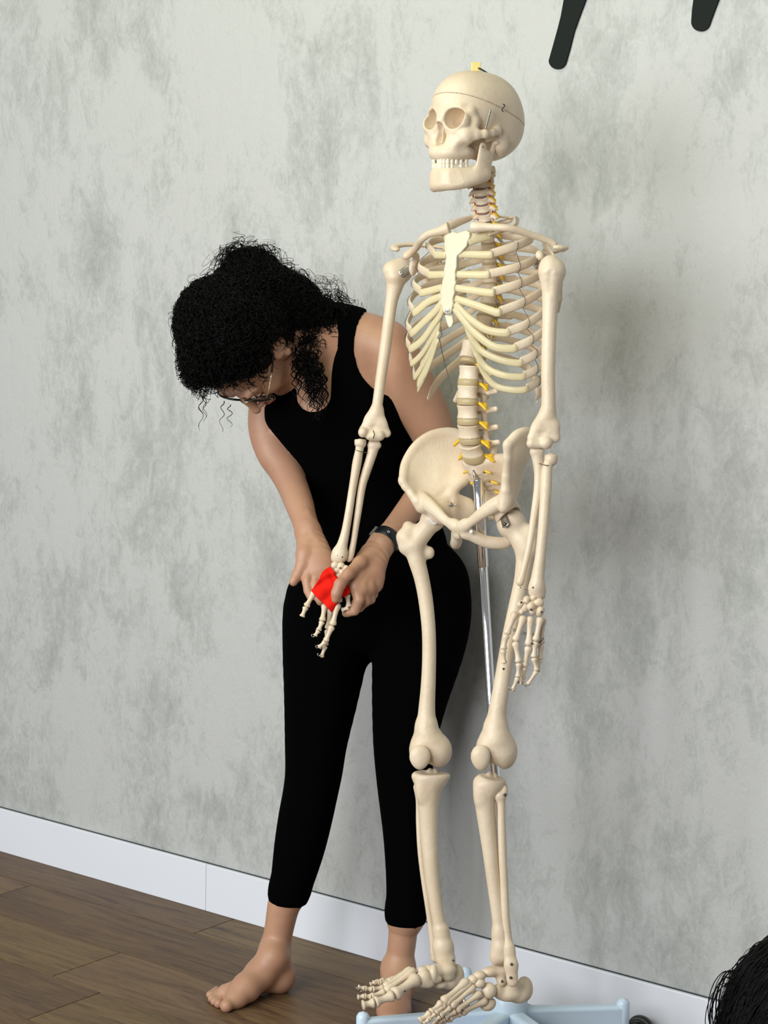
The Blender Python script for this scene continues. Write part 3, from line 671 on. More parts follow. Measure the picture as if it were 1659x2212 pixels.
# ---- pelvis
def BPp(s): return lambda l, f, y: BP.lf(s * l, f, y)
for s in (1, -1):
    p = BPp(s); S = Solid()
    crest = [p(.055, -.062, 990), p(.078, -.058, 950), p(.104, -.036, 932), p(.128, -.006, 938), p(.143, .022, 962), p(.146, .048, 1000), p(.132, .070, 1040)]
    mid1 = [p(.060, -.050, 1008), p(.078, -.044, 980), p(.100, -.026, 972), p(.119, .000, 980), p(.130, .025, 998), p(.133, .046, 1022), p(.125, .066, 1050)]
    mid2 = [p(.062, -.036, 1022), p(.074, -.028, 1010), p(.089, -.014, 1012), p(.101, .005, 1022), p(.111, .026, 1040), p(.117, .046, 1056), p(.113, .062, 1072)]
    low = [p(.061, -.022, 1038), p(.068, -.012, 1042), p(.078, .000, 1052), p(.088, .016, 1064), p(.096, .034, 1080), p(.100, .046, 1088), p(.098, .056, 1098)]
    if s > 0:
        crest = [p(.055, -.058, 990), p(.075, -.042, 972), p(.094, -.022, 955), p(.110, -.002, 940), p(.121, .020, 932), p(.119, .044, 938), p(.112, .062, 960)]
        mid1 = [p(.058, -.048, 1006), p(.074, -.032, 996), p(.091, -.014, 990), p(.103, .003, 986), p(.112, .022, 984), p(.114, .042, 984), p(.109, .059, 990)]
        mid2 = [p(.060, -.036, 1022), p(.070, -.024, 1020), p(.082, -.009, 1020), p(.092, .006, 1020), p(.099, .022, 1022), p(.103, .040, 1024), p(.103, .054, 1030)]
    sheet(S, [crest, mid1, mid2, low], 30, 20, lambda u, v: .0042 + .0030 * max(0, 1 - v * 7) + .004 * v ** 3, k=.005)
    if s < 0: S.chain([(p(.132, .070, 1036), .0062), (p(.126, .069, 1052), .0050), (p(.114, .064, 1068), .0055), (p(.104, .060, 1082), .0075), (p(.094, .050, 1098), .009)], k=.006)
    else: S.chain([(p(.112, .062, 960), .0065), (p(.110, .060, 990), .0055), (p(.104, .056, 1030), .0060), (p(.102, .054, 1060), .0075), (p(.096, .050, 1090), .009)], k=.006)
    S.chain([(p(.098, .050, 1078), .012), (p(.078, .056, 1091), .0135), (p(.056, .060, 1106), .0115), (p(.030, .062, 1126), .0090), (p(.008, .060, 1137), .0095)], k=.008, n=16, flat=(BP.F, .75))
    hip = p(.086, .022, 1120)
    S.chain([(p(.064, -.016, 1042), .008), (p(.070, .002, 1066), .009), (p(.076, .020, 1090), .012)], k=.008)
    S.ell(p(.080, .022, 1108), (.024, .027, .026), BP.A, k=.012)
    S.ell(hip + s * BP.L * .010 - BP.U * .006, .0268, k=.004, op='-')
    # ischium: flat inner wall, spine, tuber
    sheet(S, [[p(.066, .004, 1072), p(.062, -.012, 1076), p(.052, -.028, 1084)], [p(.060, .012, 1096), p(.058, -.008, 1100), p(.044, -.030, 1104)], [p(.060, .012, 1118), p(.060, -.006, 1124), p(.054, -.020, 1128)], [p(.060, .008, 1142), p(.062, -.004, 1146), p(.060, -.014, 1148)]], 12, 14, .0045, k=.006)
    S.chain([(p(.063, -.002, 1135), .010), (p(.064, -.004, 1158), .011), (p(.060, .002, 1172), .011), (p(.048, .016, 1173), .0115), (p(.034, .030, 1169), .0115), (p(.020, .044, 1159), .011), (p(.008, .054, 1150), .010)], k=.007, flat=(BP.F, .75), n=60)
    S.chain([(p(.076, .034, 1104), .011), (p(.062, .046, 1104), .008), (p(.044, .056, 1114), .0066), (p(.026, .062, 1126), .0070), (p(.008, .060, 1136), .009)], k=.007, n=14)
    S.chain([(p(.008, .058, 1136), .0085), (p(.008, .054, 1152), .0085)], k=.005)
    o = solid('hip_bone', S, .0016, BONE, SK, sm=2)
    if s < 0:
        q = p(.058, -.002, 1088); scr(o, BP.at(975, 1090, l=-.0545), BP.L, r=.0045)
        V, F = tube([BP.at(975, 1090, l=-.055), BP.at(975, 1090, l=-.055) + BP.L * .012], .0012, seg=6); mk('bolt', V, F, METAL, o)
    else:
        scr(o, BP.at(1017, 1149, f=.0625), BP.F, r=.004, m=WASHER)
V, F = tube([BP.lf(0, .060, 1131), BP.lf(0, .060, 1136), BP.lf(0, .056, 1146), BP.lf(0, .052, 1156)], [.005, .007, .007, .005], [.008, .010, .010, .008], up=BP.L, seg=14); mk('pubic_disc', V, F, CART, SK)
S = Solid(); p = lambda l, f, y: BP.lf(l, f, y)
S.chain([(p(0, .012, 1010), .020), (p(0, -.018, 1036), .018), (p(0, -.040, 1060), .014), (p(0, -.048, 1084), .011), (p(0, -.038, 1106), .007), (p(0, -.026, 1120), .004)], k=.010, flat=(BP.F, .62), n=14)
for s in (1, -1):
    sheet(S, [[p(s * .012, .020, 1002), p(s * .034, .004, 992), p(s * .054, -.018, 990)], [p(s * .012, .004, 1020), p(s * .036, -.012, 1014), p(s * .057, -.028, 1014)], [p(s * .010, -.020, 1042), p(s * .034, -.030, 1040), p(s * .053, -.036, 1034)], [p(s * .008, -.036, 1066), p(s * .024, -.042, 1066), p(s * .034, -.044, 1060)], [p(s * .004, -.042, 1092), p(s * .012, -.046, 1092), p(s * .018, -.048, 1086)]], 10, 16, lambda u, v: .0085 - .003 * v, k=.006)
    S.cone(p(s * .022, -.006, 985), p(s * .024, -.008, 968), .0075, .0060, k=.006)
    for y, l, f in ((1018, .018, .010), (1040, .016, -.010), (1062, .014, -.024)): S.ell(p(s * l, f + .002, y), .0042, k=.002, op='-')
SAC = solid('sacrum', S, .0016, BONE, SK, sm=1)
for s in (1, -1):
    for (x, y, l, f) in ((0, 1017, .020, .012), (0, 1040, .020, -.008), (0, 1062, .018, -.022)):
        V, F = tube(spline([p(s * .015, f - .004, y - 3), p(s * l, f + .003, y), p(s * (l + .012), f + .001, y + 5)], 8), .0022, seg=7); mk('spinal_nerve', V, F, NERVE, SK)

# ---- long bones as solids
def longbone(name, pts, extra=None, h=.0017, k=.006, n=26, flat=None, sm=2, **kw):
    S = Solid(); S.chain(pts, k=.003, n=n, flat=flat)
    if extra: extra(S)
    return solid(name, S, h, BONE, SK, sm=sm, **kw)
def X(D, l=None):
    return lambda x, y, d=0: P(x, y, D + d)
# right upper arm (image left)
DR = 3.775
q = X(DR)
def ex(S):
    S.ell(q(870, 582, .004), (.021, .023, .022), k=.010); S.ell(q(845, 584, 0), (.015, .016, .020), k=.010); S.ell(q(852, 600, -.008), (.012, .010, .014), k=.008)
    S.chain([(q(812, 890), .009), (q(800, 912), .0095), (q(786, 928), .009)], k=.008, flat=([0, 0, 1], .7)); S.chain([(q(817, 890), .009), (q(824, 915), .009), (q(835, 936, .003), .0085)], k=.008, flat=([0, 0, 1], .7))
    S.cone(q(806, 905), q(806, 930), .013, .011, k=.010, flat=([0, 0, 1], .5))
    S.ell(q(784, 934, -.006), (.0092, .010, .0092), k=.003); S.cone(q(798, 942, -.003), q(819, 941, -.003), .0078, .0105, k=.003)
    S.ell(q(808, 922, -.012), (.007, .004, .006), k=.004, op='-')
HR = longbone('humerus', [(q(856, 590), .022), (q(853, 615), .0165), (q(846, 650), .0118), (q(839, 700), .0112), (q(831, 760), .0108), (q(823, 815), .0102), (q(817, 860), .0098), (q(813, 890), .0105)], ex)
def bracket(parent, a, b, n_, wd=.008):
    a = np.asarray(a); b = np.asarray(b); n_ = unit(n_)
    V, F = tube(spline([a - unit(b - a) * wd * .8, a, b, b + unit(b - a) * wd * .8], 12), [wd * .5, wd * .9, wd, wd, wd, wd, wd, wd, wd, wd, wd * .9, wd * .5], [.0016] * 12, up=np.cross(unit(b - a), n_), seg=12)
    o = mk('joint_bracket', V, F, METAL, parent); return o
br = bracket(SK, P(870, 590, 3.750), P(888, 578, 3.752), [0, 0, 1]); scr(br, P(869, 591, 3.747)); scr(br, P(884, 568, 3.748))
V, F = tube([P(806, 930, 3.757), P(809, 938, 3.757), P(806, 948, 3.758)], .0010, seg=6); mk('elbow_wire', V, F, DARKM, SK)
q = X(3.785)
def ex(S):
    S.cone(q(771, 958, -.002), q(786, 958, -.002), .0, .0, k=0)
    S.ell(q(733, 1198, -.001), (.0145, .016, .009), k=.008); S.ell(q(722, 1206), (.006, .008, .006), k=.004)
hd, F = tube([q(778.5, 949), q(778.5, 951), q(778.5, 960), q(778, 965)], [.0098, .0112, .0112, .009], seg=20)
o = longbone('radius', [(q(778, 958), .0095), (q(777, 968), .0080), (q(775, 978), .0080), (q(771, 1000), .0088), (q(766, 1030), .0080), (q(760, 1065), .0075), (q(754, 1105), .0076), (q(746, 1150), .0082), (q(738, 1182), .0105), (q(735, 1200), .0125)], ex, k=.004)
mk('radial_head', hd, F, BONE, o); scr(o, P(729.5, 1199.5, 3.7735), r=.0024, m=DARKM); scr(o, P(739, 1203, 3.7735), r=.0024, m=DARKM)
q = X(3.792)
def ex(S):
    S.ell(q(808, 952, .012), (.010, .014, .010), k=.006); S.cone(q(801, 962, -.004), q(817, 962, -.004), .0060, .0060, k=.005); S.ell(q(808, 948, -.008), (.008, .006, .0065), k=.004, op='-')
longbone('ulna', [(q(808, 960), .0110), (q(805, 975), .0098), (q(799, 995), .0090), (q(790, 1022), .0086), (q(782, 1050), .0078), (q(776, 1090), .0070), (q(770, 1130), .0063), (q(764, 1170), .0058), (q(758, 1198), .0066), (q(754, 1208), .0060)], ex)
# left upper arm (image right)
q = X(3.505)
def ex(S):
    S.ell(q(1189, 578), (.019, .022, .021), k=.010); S.ell(q(1203, 584, .004), (.013, .016, .020), k=.010); S.cone(q(1180, 590, -.010), q(1178, 622, -.004), .007, .004, k=.008); S.cone(q(1200, 590, -.008), q(1192, 640, -.004), .008, .004, k=.008)
    S.cone(q(1189, 588, -.026), q(1186, 632, -.018), .003, .002, k=.006, op='-')
    S.chain([(q(1178, 895), .010), (q(1160, 925), .009), (q(1149, 945), .0085)], k=.008, flat=([0, 0, 1], .7)); S.chain([(q(1186, 895), .010), (q(1195, 920), .010), (q(1199, 945), .0095)], k=.008, flat=([0, 0, 1], .7))
    S.cone(q(1178, 915), q(1176, 940), .015, .014, k=.010, flat=([0, 0, 1], .5))
    S.cone(q(1148, 958, -.004), q(1164, 960, -.004), .0090, .0075, k=.003); S.ell(q(1180, 957, -.005), (.0115, .011, .011), k=.003)
    S.ell(q(1172, 935, -.012), (.008, .004, .006), k=.004, op='-')
longbone('humerus', [(q(1192, 592), .023), (q(1191, 618), .0175), (q(1189, 650), .0145), (q(1187, 700), .0128), (q(1185, 760), .0125), (q(1184, 815), .0122), (q(1185, 860), .0124), (q(1184, 895), .0125)], ex)
br = bracket(SK, P(1160, 566, 3.560), P(1158, 577, 3.555), [0, 0, 1], .005); scr(br, P(1158, 576, 3.550)); scr(br, P(1164, 562, 3.553))
q = X(3.515)
def ex(S):
    S.ell(q(1162, 970, .012), (.011, .015, .011), k=.006); S.cone(q(1154, 976, -.003), q(1168, 974, -.003), .0070, .0070, k=.005)
    S.ell(q(1123, 1258), (.0058, .007, .006), k=.004)
longbone('ulna', [(q(1159, 976), .0110), (q(1162, 995), .0098), (q(1164, 1020), .0085), (q(1162, 1055), .0075), (q(1156, 1100), .0070), (q(1149, 1145), .0064), (q(1141, 1190), .0058), (q(1130, 1235), .0058), (q(1124, 1256), .0064)], ex)
def ex(S): S.ell(q(1160, 1276, -.010), (.0155, .016, .009), k=.008); S.cone(q(1170, 1278, -.008), q(1173, 1290, -.006), .006, .004, k=.004)
o = longbone('radius', [(q(1190, 990, -.004), .0098), (q(1184, 1003, -.005), .0088), (q(1181, 1020, -.006), .0098), (q(1179, 1060, -.010), .0100), (q(1176, 1105, -.012), .0095), (q(1172, 1155, -.013), .0092), (q(1167, 1205, -.013), .0096), (q(1162, 1245, -.012), .0115), (q(1160, 1265, -.011), .0125)], ex)
hd, F = tube([q(1191, 982, -.004), q(1191, 984, -.004), q(1190, 996, -.004), q(1189, 1002, -.004)], [.0105, .0118, .0118, .0095], seg=20); mk('radial_head', hd, F, BONE, o)
for x, y in ((1152, 1269), (1165, 1271)): scr(o, P(x, y, 3.494), r=.0022, m=DARKM)
V, F = tube(spline([P(1124, 1269, 3.505), P(1130, 1271, 3.50), P(1140, 1275, 3.50)], 6), .001, seg=6); mk('wrist_wire', V, F, METAL, SK)
for a, b in (((1160, 1003), (1196, 1006)), ((766, 974), (794, 978))):
    DD = 3.498 if a[0] > 900 else 3.772
    V, F = tube(spline([P(a[0], a[1] - 3, DD + .012), P((a[0] + b[0]) / 2, a[1] + 2, DD), P(b[0], b[1], DD + .012)], 8), .0007, seg=5); mk('elbow_tie_wire', V, F, DARKM, SK)

# ---- small bones of hands and feet
def small(name, a, b, r, e0=1.45, e1=1.35, flat=.85, m=BONE, parent=SK):
    a = np.asarray(a); b = np.asarray(b); t = np.array([0, .06, .16, .32, .55, .75, .88, .96, 1]); pr = np.array([.75 * e0, e0, .98 * e0, 1.05, .9, 1.0, e1, 1.02 * e1, .7 * e1]) * r
    V, F = tube(a + (b - a) * t[:, None], pr, pr * flat, seg=10); return mk(name, V, F, m, parent)
def digit(pts, r0, D, names, gapk=.06):
    """pts: (x, y, extra depth)"""
    for i, nm in enumerate(names):
        a = P(pts[i][0], pts[i][1], D + pts[i][2]); b = P(pts[i + 1][0], pts[i + 1][1], D + pts[i + 1][2]); g = (b - a) * gapk
        small(nm, a + g * .5, b - g * .5, r0 * (1 - .12 * i))
def tip(x, y, D): V, F = tube(spline([P(x - 3, y - 2, D), P(x - 4, y + 2, D), P(x, y + 4, D), P(x + 3, y + 1, D)], 8), .0010, seg=5); mk('wire_loop', V, F, METAL, SK)
MC = ['metacarpal', 'phalanx', 'phalanx', 'phalanx']
DH = 3.500
digit([(1114, 1322, 0), (1094, 1371, -.004), (1087, 1403, -.002), (1089, 1434, .002)], .0050, DH, ['metacarpal', 'phalanx', 'phalanx'])
digit([(1132, 1330, 0), (1113, 1386, -.004), (1121, 1432, -.004), (1119, 1463, 0), (1106, 1493, .004)], .0052, DH, MC); tip(1103, 1486, DH)
digit([(1146, 1331, .002), (1142, 1396, -.002), (1133, 1441, .004), (1129, 1466, .014), (1127, 1476, .026)], .0053, DH, MC)
digit([(1168, 1333, .002), (1157, 1386, -.002), (1153, 1421, -.002), (1160, 1449, .002), (1139, 1480, .006)], .0048, DH, MC); tip(1137, 1478, DH)
digit([(1173, 1334, .010), (1169, 1393, .012), (1166, 1425, .012), (1161, 1452, .014)], .0044, DH, ['metacarpal', 'phalanx', 'phalanx'])
for x, y, r in ((1137, 1297, .0085), (1152, 1292, .007), (1163, 1302, .0095), (1148, 1310, .011), (1134, 1312, .0085), (1125, 1306, .0078), (1166, 1321, .0098), (1152, 1321, .008), (1126, 1322, .0058)):
    A3 = np.linalg.qr(rng.normal(size=(3, 3)))[0]; S = Solid(); S.ell(P(x, y, DH + .003), (r * 1.05, r * .75, r * .85), A3, k=0); S.ell(P(x + 2, y - 4, DH + .003), (r * .7, r * .6, r * .6), k=.002); solid('carpal', S, .0012, BONE, SK)
for x, y in ((1126, 1301), (1147, 1317), (1170, 1322), (1149, 1390), (1120, 1474)): scr(SK, P(x, y, DH - .009), r=.0020, m=DARKM)
V, F = tube([P(1166, 1389, DH - .004), P(1174, 1378, DH - .010)], .0014, seg=6); mk('wire_pin', V, F, DARKM, SK)
for (a, b) in (((1107, 1358), (1117, 1362)), ((1128, 1365), (1140, 1368)), ((1148, 1368), (1157, 1372))):
    for dy in (0, 4): V, F = tube([P(a[0], a[1] + dy, DH), P(b[0], b[1] + dy, DH)], .0006, seg=5); mk('hand_tie_wire', V, F, DARKM, SK)
scr(SK, P(1088, 1445, DH + .01), r=.0022, m=DARKM)
# right hand (image left), palm up, held under the red cloth
DH2 = 3.775
for x, y, r in ((724, 1220, .0075), (736, 1223, .0085), (728, 1232, .007), (740, 1235, .0085), (731, 1243, .0062), (746, 1228, .0075)):
    S = Solid(); S.ell(P(x, y, DH2), (r, r * .9, r * .8), k=0); S.ell(P(x - 2, y + 3, DH2), (r * .7, r * .7, r * .6), k=.003); solid('carpal', S, .0012, BONE, SK)
scr(SK, P(735, 1227, DH2 - .009), r=.0018, m=DARKM)
digit([(722, 1240, .006), (680, 1278, .006), (661, 1311, .004), (652, 1333, .002)], .0052, DH2, ['metacarpal', 'phalanx', 'phalanx'])
digit([(728, 1246, .008), (702, 1305, .006), (696, 1342, -.006), (688, 1362, -.010), (680, 1374, -.012)], .0052, DH2, MC); tip(677, 1372, DH2 - .012)
digit([(733, 1246, .008), (714, 1312, .008), (708, 1360, .010), (703, 1395, .008), (694, 1420, .006)], .0052, DH2, MC); tip(690, 1413, DH2)
digit([(740, 1246, .006), (730, 1302, -.002), (718, 1352, -.006), (703, 1386, -.006), (688, 1399, -.006)], .0056, DH2, MC); tip(686, 1396, DH2 - .006)
digit([(748, 1246, .004), (750, 1283, .0), (754, 1312, -.002), (738, 1318, .004)], .0050, DH2, ['metacarpal', 'phalanx', 'phalanx'])

# ---- femurs
hl = lambda s, y: BP.lf(s * .086, .022, y)
q = X(3.745)
def ex(S):
    S.ell(q(936, 1120, -.002), .0228, k=.004); S.chain([(q(930, 1130), .016), (q(912, 1152), .0155), (q(895, 1172), .017)], k=.012)
    S.chain([(q(884, 1142), .011), (q(874, 1160), .013), (q(876, 1182), .013)], k=.012); S.ell(q(881, 1136, .004), (.009, .009, .008), k=.006)
    S.ell(q(927, 1194, .004), (.010, .012, .009), k=.010)
    S.chain([(q(921, 1575), .018), (q(926, 1600), .021), (q(930, 1620, .004), .024)], k=.016); S.ell(q(948, 1622, .004), (.0245, .030, .026), k=.016); S.ell(q(903, 1620, .004), (.0165, .026, .024), k=.014)
    S.cone(q(926, 1665, -.02), q(926, 1655, .03), .006, .006, k=.010, op='-')
FR = longbone('femur', [(q(893, 1180), .0175), (q(900, 1210), .0160), (q(911, 1250), .0142), (q(920, 1300), .0136), (q(926, 1360), .0130), (q(927, 1420), .0130), (q(925, 1480), .0138), (q(922, 1530), .0155), (q(921, 1575), .0190)], ex)
V, F = disc(P(938, 1124, 3.7180), [.1, 0, -1], .0080, .004); wa = mk('washer', V, F, WASHER, FR); scr(wa, P(938, 1124, 3.7150), r=.003, m=METAL)
pt = Solid(); pt.ell(P(907, 1634, 3.712), (.0195, .0215, .010), k=0); pt.ell(P(907, 1646, 3.712), (.012, .014, .008), k=.006); solid('patella', pt, .0014, BONE, SK, sm=2)
q2 = X(3.60)
def ex(S):
    S.ell(q2(1104, 1130, .01), .0262, k=.004); S.chain([(q2(1110, 1140, .006), .020), (q2(1126, 1165), .017), (q2(1136, 1185), .018)], k=.012)
    S.chain([(q2(1146, 1150, -.005), .014), (q2(1142, 1185, -.003), .014)], k=.012)
    S.chain([(q2(1070, 1575), .018), (q2(1072, 1600), .022), (q2(1074, 1618, .006), .026)], k=.016); S.ell(q2(1090, 1625, .008), (.0225, .030, .026), k=.016); S.ell(q2(1048, 1618, .008), (.0165, .026, .024), k=.014)
    S.cone(q2(1066, 1668, -.02), q2(1066, 1656, .04), .008, .008, k=.010, op='-')
FLm = longbone('femur', [(q2(1138, 1185), .0180), (q2(1133, 1215), .0158), (q2(1127, 1255), .0142), (q2(1115, 1310), .0138), (q2(1102, 1370), .0136), (q2(1091, 1430), .0138), (q2(1082, 1490), .0148), (q2(1074, 1540), .0165), (q2(1071, 1578), .0195)], ex)
br = bracket(SK, P(1086, 1110, 3.597), P(1092, 1132, 3.580), [.5, 0, 1], .0075); scr(br, P(1091, 1133, 3.575), r=.0035, m=DARKM); scr(br, P(1095, 1107, 3.592), r=.003, m=DARKM)
pt = Solid(); pt.ell(P(1038, 1634, 3.575), (.0175, .0210, .010), k=0); pt.ell(P(1040, 1648, 3.575), (.012, .014, .008), k=.006); solid('patella', pt, .0014, BONE, SK, sm=2)
# ---- lower legs
q = X(3.755)
def ex(S):
    S.ell(q(931, 1676, 0), (.0360, .014, .026), k=.010); S.ell(q(929, 1684, 0), (.030, .020, .022), k=.010); S.ell(q(910, 1708, -.014), (.010, .020, .008), k=.012)
    S._put(lambda X_, Y_, Z_, p0=q(930, 1669): -(Y_ - p0[1]) * .99 + (X_ - p0[0]) * -.06 + (Z_ - p0[2]) * .12, q(860, 1669, -.06), q(1000, 1620, .06), .002, '-')
    S.ell(q(929, 1668, .004), (.006, .008, .008), k=.006); S.ell(q(940, 1667, .004), (.004, .007, .006), k=.004)
    S.chain([(q(953, 2010), .0135), (q(957, 2045), .0185), (q(960, 2066), .0195)], k=.008); S.ell(q(972, 2082, -.006), (.010, .016, .010), k=.008)
longbone('tibia', [(q(929, 1690), .0250), (q(926, 1712), .0220), (q(925, 1745), .0192), (q(927, 1800), .0165), (q(930, 1850), .0150), (q(934, 1900), .0138), (q(941, 1950), .0125), (q(948, 1990), .0125), (q(953, 2015), .0140)], ex)
q = X(3.790)
longbone('fibula', [(q(903, 1700), .009), (q(906, 1730), .007), (q(906, 1780), .0065), (q(909, 1840), .0062), (q(916, 1900), .0060), (q(925, 1960), .0060), (q(934, 2020), .0068), (q(940, 2070), .0085)], None)
q = X(3.62)
def ex(S):
    S.ell(q(1058, 1688, .002), (.0280, .015, .024), k=.010); S.ell(q(1056, 1696, 0), (.0255, .020, .021), k=.010); S.ell(q(1036, 1716, -.010), (.009, .018, .008), k=.012)
    S._put(lambda X_, Y_, Z_, p0=q(1058, 1677): -(Y_ - p0[1]) * .99 + (X_ - p0[0]) * -.22 + (Z_ - p0[2]) * .16, q(990, 1700, -.06), q(1130, 1620, .06), .002, '-')
    S.ell(q(1058, 1676, .004), (.006, .009, .008), k=.006); S.ell(q(1070, 1678, .004), (.004, .008, .006), k=.004)
    S.cone(q(1086, 1702, .010), q(1070, 1710, .006), .009, .010, k=.010)
    S.chain([(q(1080, 2010), .0130), (q(1082, 2045), .0165), (q(1082, 2062), .0175)], k=.008); S.ell(q(1070, 2068, -.002), (.009, .014, .010), k=.008)
longbone('tibia', [(q(1055, 1702), .0225), (q(1048, 1724), .0195), (q(1051, 1775), .0160), (q(1059, 1840), .0140), (q(1066, 1900), .0128), (q(1073, 1955), .0120), (q(1079, 2000), .0125), (q(1080, 2020), .0135)], ex)
q = X(3.612)
def ex(S): S.ell(q(1079, 1718, 0), (.011, .010, .010), k=.006); S.ell(q(1090, 1708, 0), (.006, .010, .007), k=.006); S.chain([(q(1100, 2050, -.008), .010), (q(1104, 2085, -.012), .0115), (q(1107, 2120, -.012), .0105)], k=.006, flat=([0, 0, 1], .6))
FB = longbone('fibula', [(q(1082, 1718), .0085), (q(1083, 1745), .0072), (q(1084, 1790), .0074), (q(1086, 1850), .0076), (q(1089, 1910), .0074), (q(1092, 1970), .0072), (q(1096, 2020), .0078), (q(1101, 2055, -.006), .0085)], ex)
for x, y in ((1105, 2083), (1103, 2112), (1085, 2120)): scr(FB, P(x, y, 3.590), r=.0026, m=DARKM)
scr(SK, P(979, 2075, 3.732), r=.0022, m=DARKM); scr(SK, P(1091, 1717, 3.60), r=.003, m=DARKM)
# ---- feet
def blob(name, parts, h=.0015):
    S = Solid()
    for c, r in parts: S.ell(c, r, k=.008)
    solid(name, S, h, BONE, SK, sm=1)
q = X(3.74)
blob('calcaneus', [(q(985, 2108, .030), (.016, .022, .020)), (q(970, 2122, .015), (.016, .013, .016)), (q(950, 2126, .0), (.014, .008, .014))])
blob('talus', [(q(962, 2094, 0), (.020, .013, .018)), (q(940, 2098, -.012), (.013, .012, .013)), (q(967, 2108, 0), (.012, .010, .012))])
blob('tarsal', [(q(936, 2104, -.020), (.0095, .018, .013)), (q(946, 2114, -.016), (.008, .007, .009))])
blob('tarsal', [(q(915, 2114, -.030), (.014, .017, .012)), (q(928, 2124, -.026), (.008, .008, .010))])
blob('tarsal', [(q(913, 2095, -.022), (.011, .007, .011))]); blob('tarsal', [(q(927, 2092, -.016), (.009, .007, .011))])
def ray(pts, r0, D, names):
    for i, nm in enumerate(names):
        a = P(pts[i][0], pts[i][1], D + pts[i][2]); b = P(pts[i + 1][0], pts[i + 1][1], D + pts[i + 1][2]); g = (b - a) * .05
        small(nm, a + g * .5, b - g * .5, r0 * (1 if i == 0 else .82 - .1 * (i - 1)), 1.5, 1.45, .9)
MT = ['metatarsal', 'phalanx', 'phalanx', 'phalanx']
ray([(903, 2112, -.036), (850, 2150, -.070), (809, 2166, -.085), (782, 2172, -.092)], .0092, 3.74, MT[:3])
ray([(897, 2094, -.026), (831, 2142, -.058), (801, 2153, -.070), (787, 2152, -.074), (772, 2154, -.078)], .0056, 3.74, MT)
ray([(890, 2092, -.018), (828, 2134, -.045), (803, 2137, -.056), (788, 2135, -.060), (773, 2132, -.064)], .0052, 3.74, MT)
ray([(888, 2092, -.010), (836, 2122, -.034), (818, 2122, -.044), (810, 2122, -.048), (799, 2126, -.052)], .0044, 3.74, MT)
ray([(892, 2096, .002), (842, 2118, -.022), (824, 2118, -.032), (815, 2120, -.036), (805, 2122, -.040)], .0042, 3.74, MT)
ft = MB()
for x, y in ((769, 2134), (779, 2141), (771, 2156)): V, F = tube([P(x, y, 3.672), P(x + 5, y, 3.672)], .0012, seg=5); ft.add(V, F)
ft.mk('toe_wire', METAL, SK)
q = X(3.64)
blob('calcaneus', [(q(1133, 2136, .020), (.0155, .0225, .018)), (q(1120, 2149, .005), (.020, .0155, .016)), (q(1104, 2134, .0), (.018, .014, .014)), (q(1096, 2148, -.006), (.022, .013, .014)), (q(1075, 2140, -.012), (.009, .012, .010))])
blob('talus', [(q(1080, 2096, -.004), (.022, .012, .018)), (q(1056, 2100, -.016), (.014, .009, .012)), (q(1083, 2118, -.012), (.009, .012, .008))])
blob('tarsal', [(q(1036, 2108, -.026), (.012, .009, .011))]); blob('tarsal', [(q(1056, 2140, -.024), (.014, .015, .012))])
blob('tarsal', [(q(1022, 2116, -.030), (.010, .009, .010))]); blob('tarsal', [(q(1036, 2124, -.030), (.011, .009, .010))])
ray([(1012, 2118, -.034), (955, 2166, -.066), (930, 2188, -.078), (905, 2206, -.086)], .0066, 3.64, MT[:3])
ray([(1018, 2122, -.034), (962, 2170, -.066), (940, 2190, -.078), (926, 2203, -.086), (915, 2212, -.09)], .0052, 3.64, MT)
ray([(1026, 2130, -.034), (973, 2176, -.064), (950, 2196, -.076), (940, 2206, -.080), (930, 2216, -.084)], .0052, 3.64, MT)
ray([(1040, 2144, -.032), (984, 2184, -.058), (960, 2200, -.068), (950, 2208, -.072), (940, 2216, -.076)], .0054, 3.64, MT)
ray([(1052, 2160, -.026), (995, 2188, -.048), (970, 2202, -.060), (958, 2208, -.064), (948, 2212, -.068)], .0056, 3.64, MT)
blob('tarsal', [(q(1052, 2172, -.020), (.013, .010, .010)), (q(1062, 2166, -.014), (.008, .008, .008))])
for (x, y, d) in ((863, 2130, 3.70), (875, 2141, 3.685), (980, 2162, 3.60), (987, 2169, 3.60), (998, 2182, 3.59)): scr(SK, P(x, y, d - .010), r=.0018, m=DARKM)

# ------------------------------------------------------------------ rolling stand
hubW = toW(FL(1100, 2172, .125))[0]
STD = thing('rolling_stand', 'pale blue star-base stand with casters and chrome pole carrying the skeleton', 'stand', toC([[hubW[0], hubW[1], 0]])[0])
ptop = P(1032, 1020, 3.665); hubC = toC([hubW])[0]
def along(t): return ptop + (hubC - ptop) * t
V, F = tube([along(0.0), along(.17), along(.172)], [.0098, .0098, .0085], seg=24); mk('pole_sleeve', V, F, CHROME, STD)
V, F = tube([along(.165), along(1.0)], .0082, seg=24); mk('pole', V, F, CHROME, STD)
V, F = tube([along(-.006), along(.012)], .0118, seg=24); mk('pole_collar', V, F, CHROME, STD)
V, F = tube(spline([P(1024, 1014, 3.655), P(1024, 1022, 3.65), P(1026, 1032, 3.65), P(1024, 1042, 3.652)], 10), .0022, seg=8); mk('clamp_screw', V, F, METAL, STD)
def wtube(name, pts, ra, rb, m, up=(0, 0, 1), seg=16, parent=STD):
    V, F = tube(np.array(pts, float), ra, rb, up=np.array(up, float), seg=seg); return mk(name, V, F, m, parent, world=True)
hx, hy = hubW[0], hubW[1]
wtube('hub', [(hx, hy, .050), (hx, hy, .055), (hx, hy, .112), (hx, hy, .144), (hx, hy, .149)], [.034, .037, .036, .0345, .031], [.034, .037, .036, .0345, .031], PLAST, up=(1, 0, 0), seg=36)
wtube('hub_cap', [(hx, hy, .148), (hx, hy, .152)], [.014, .013], [.014, .013], METAL, up=(1, 0, 0), seg=20)
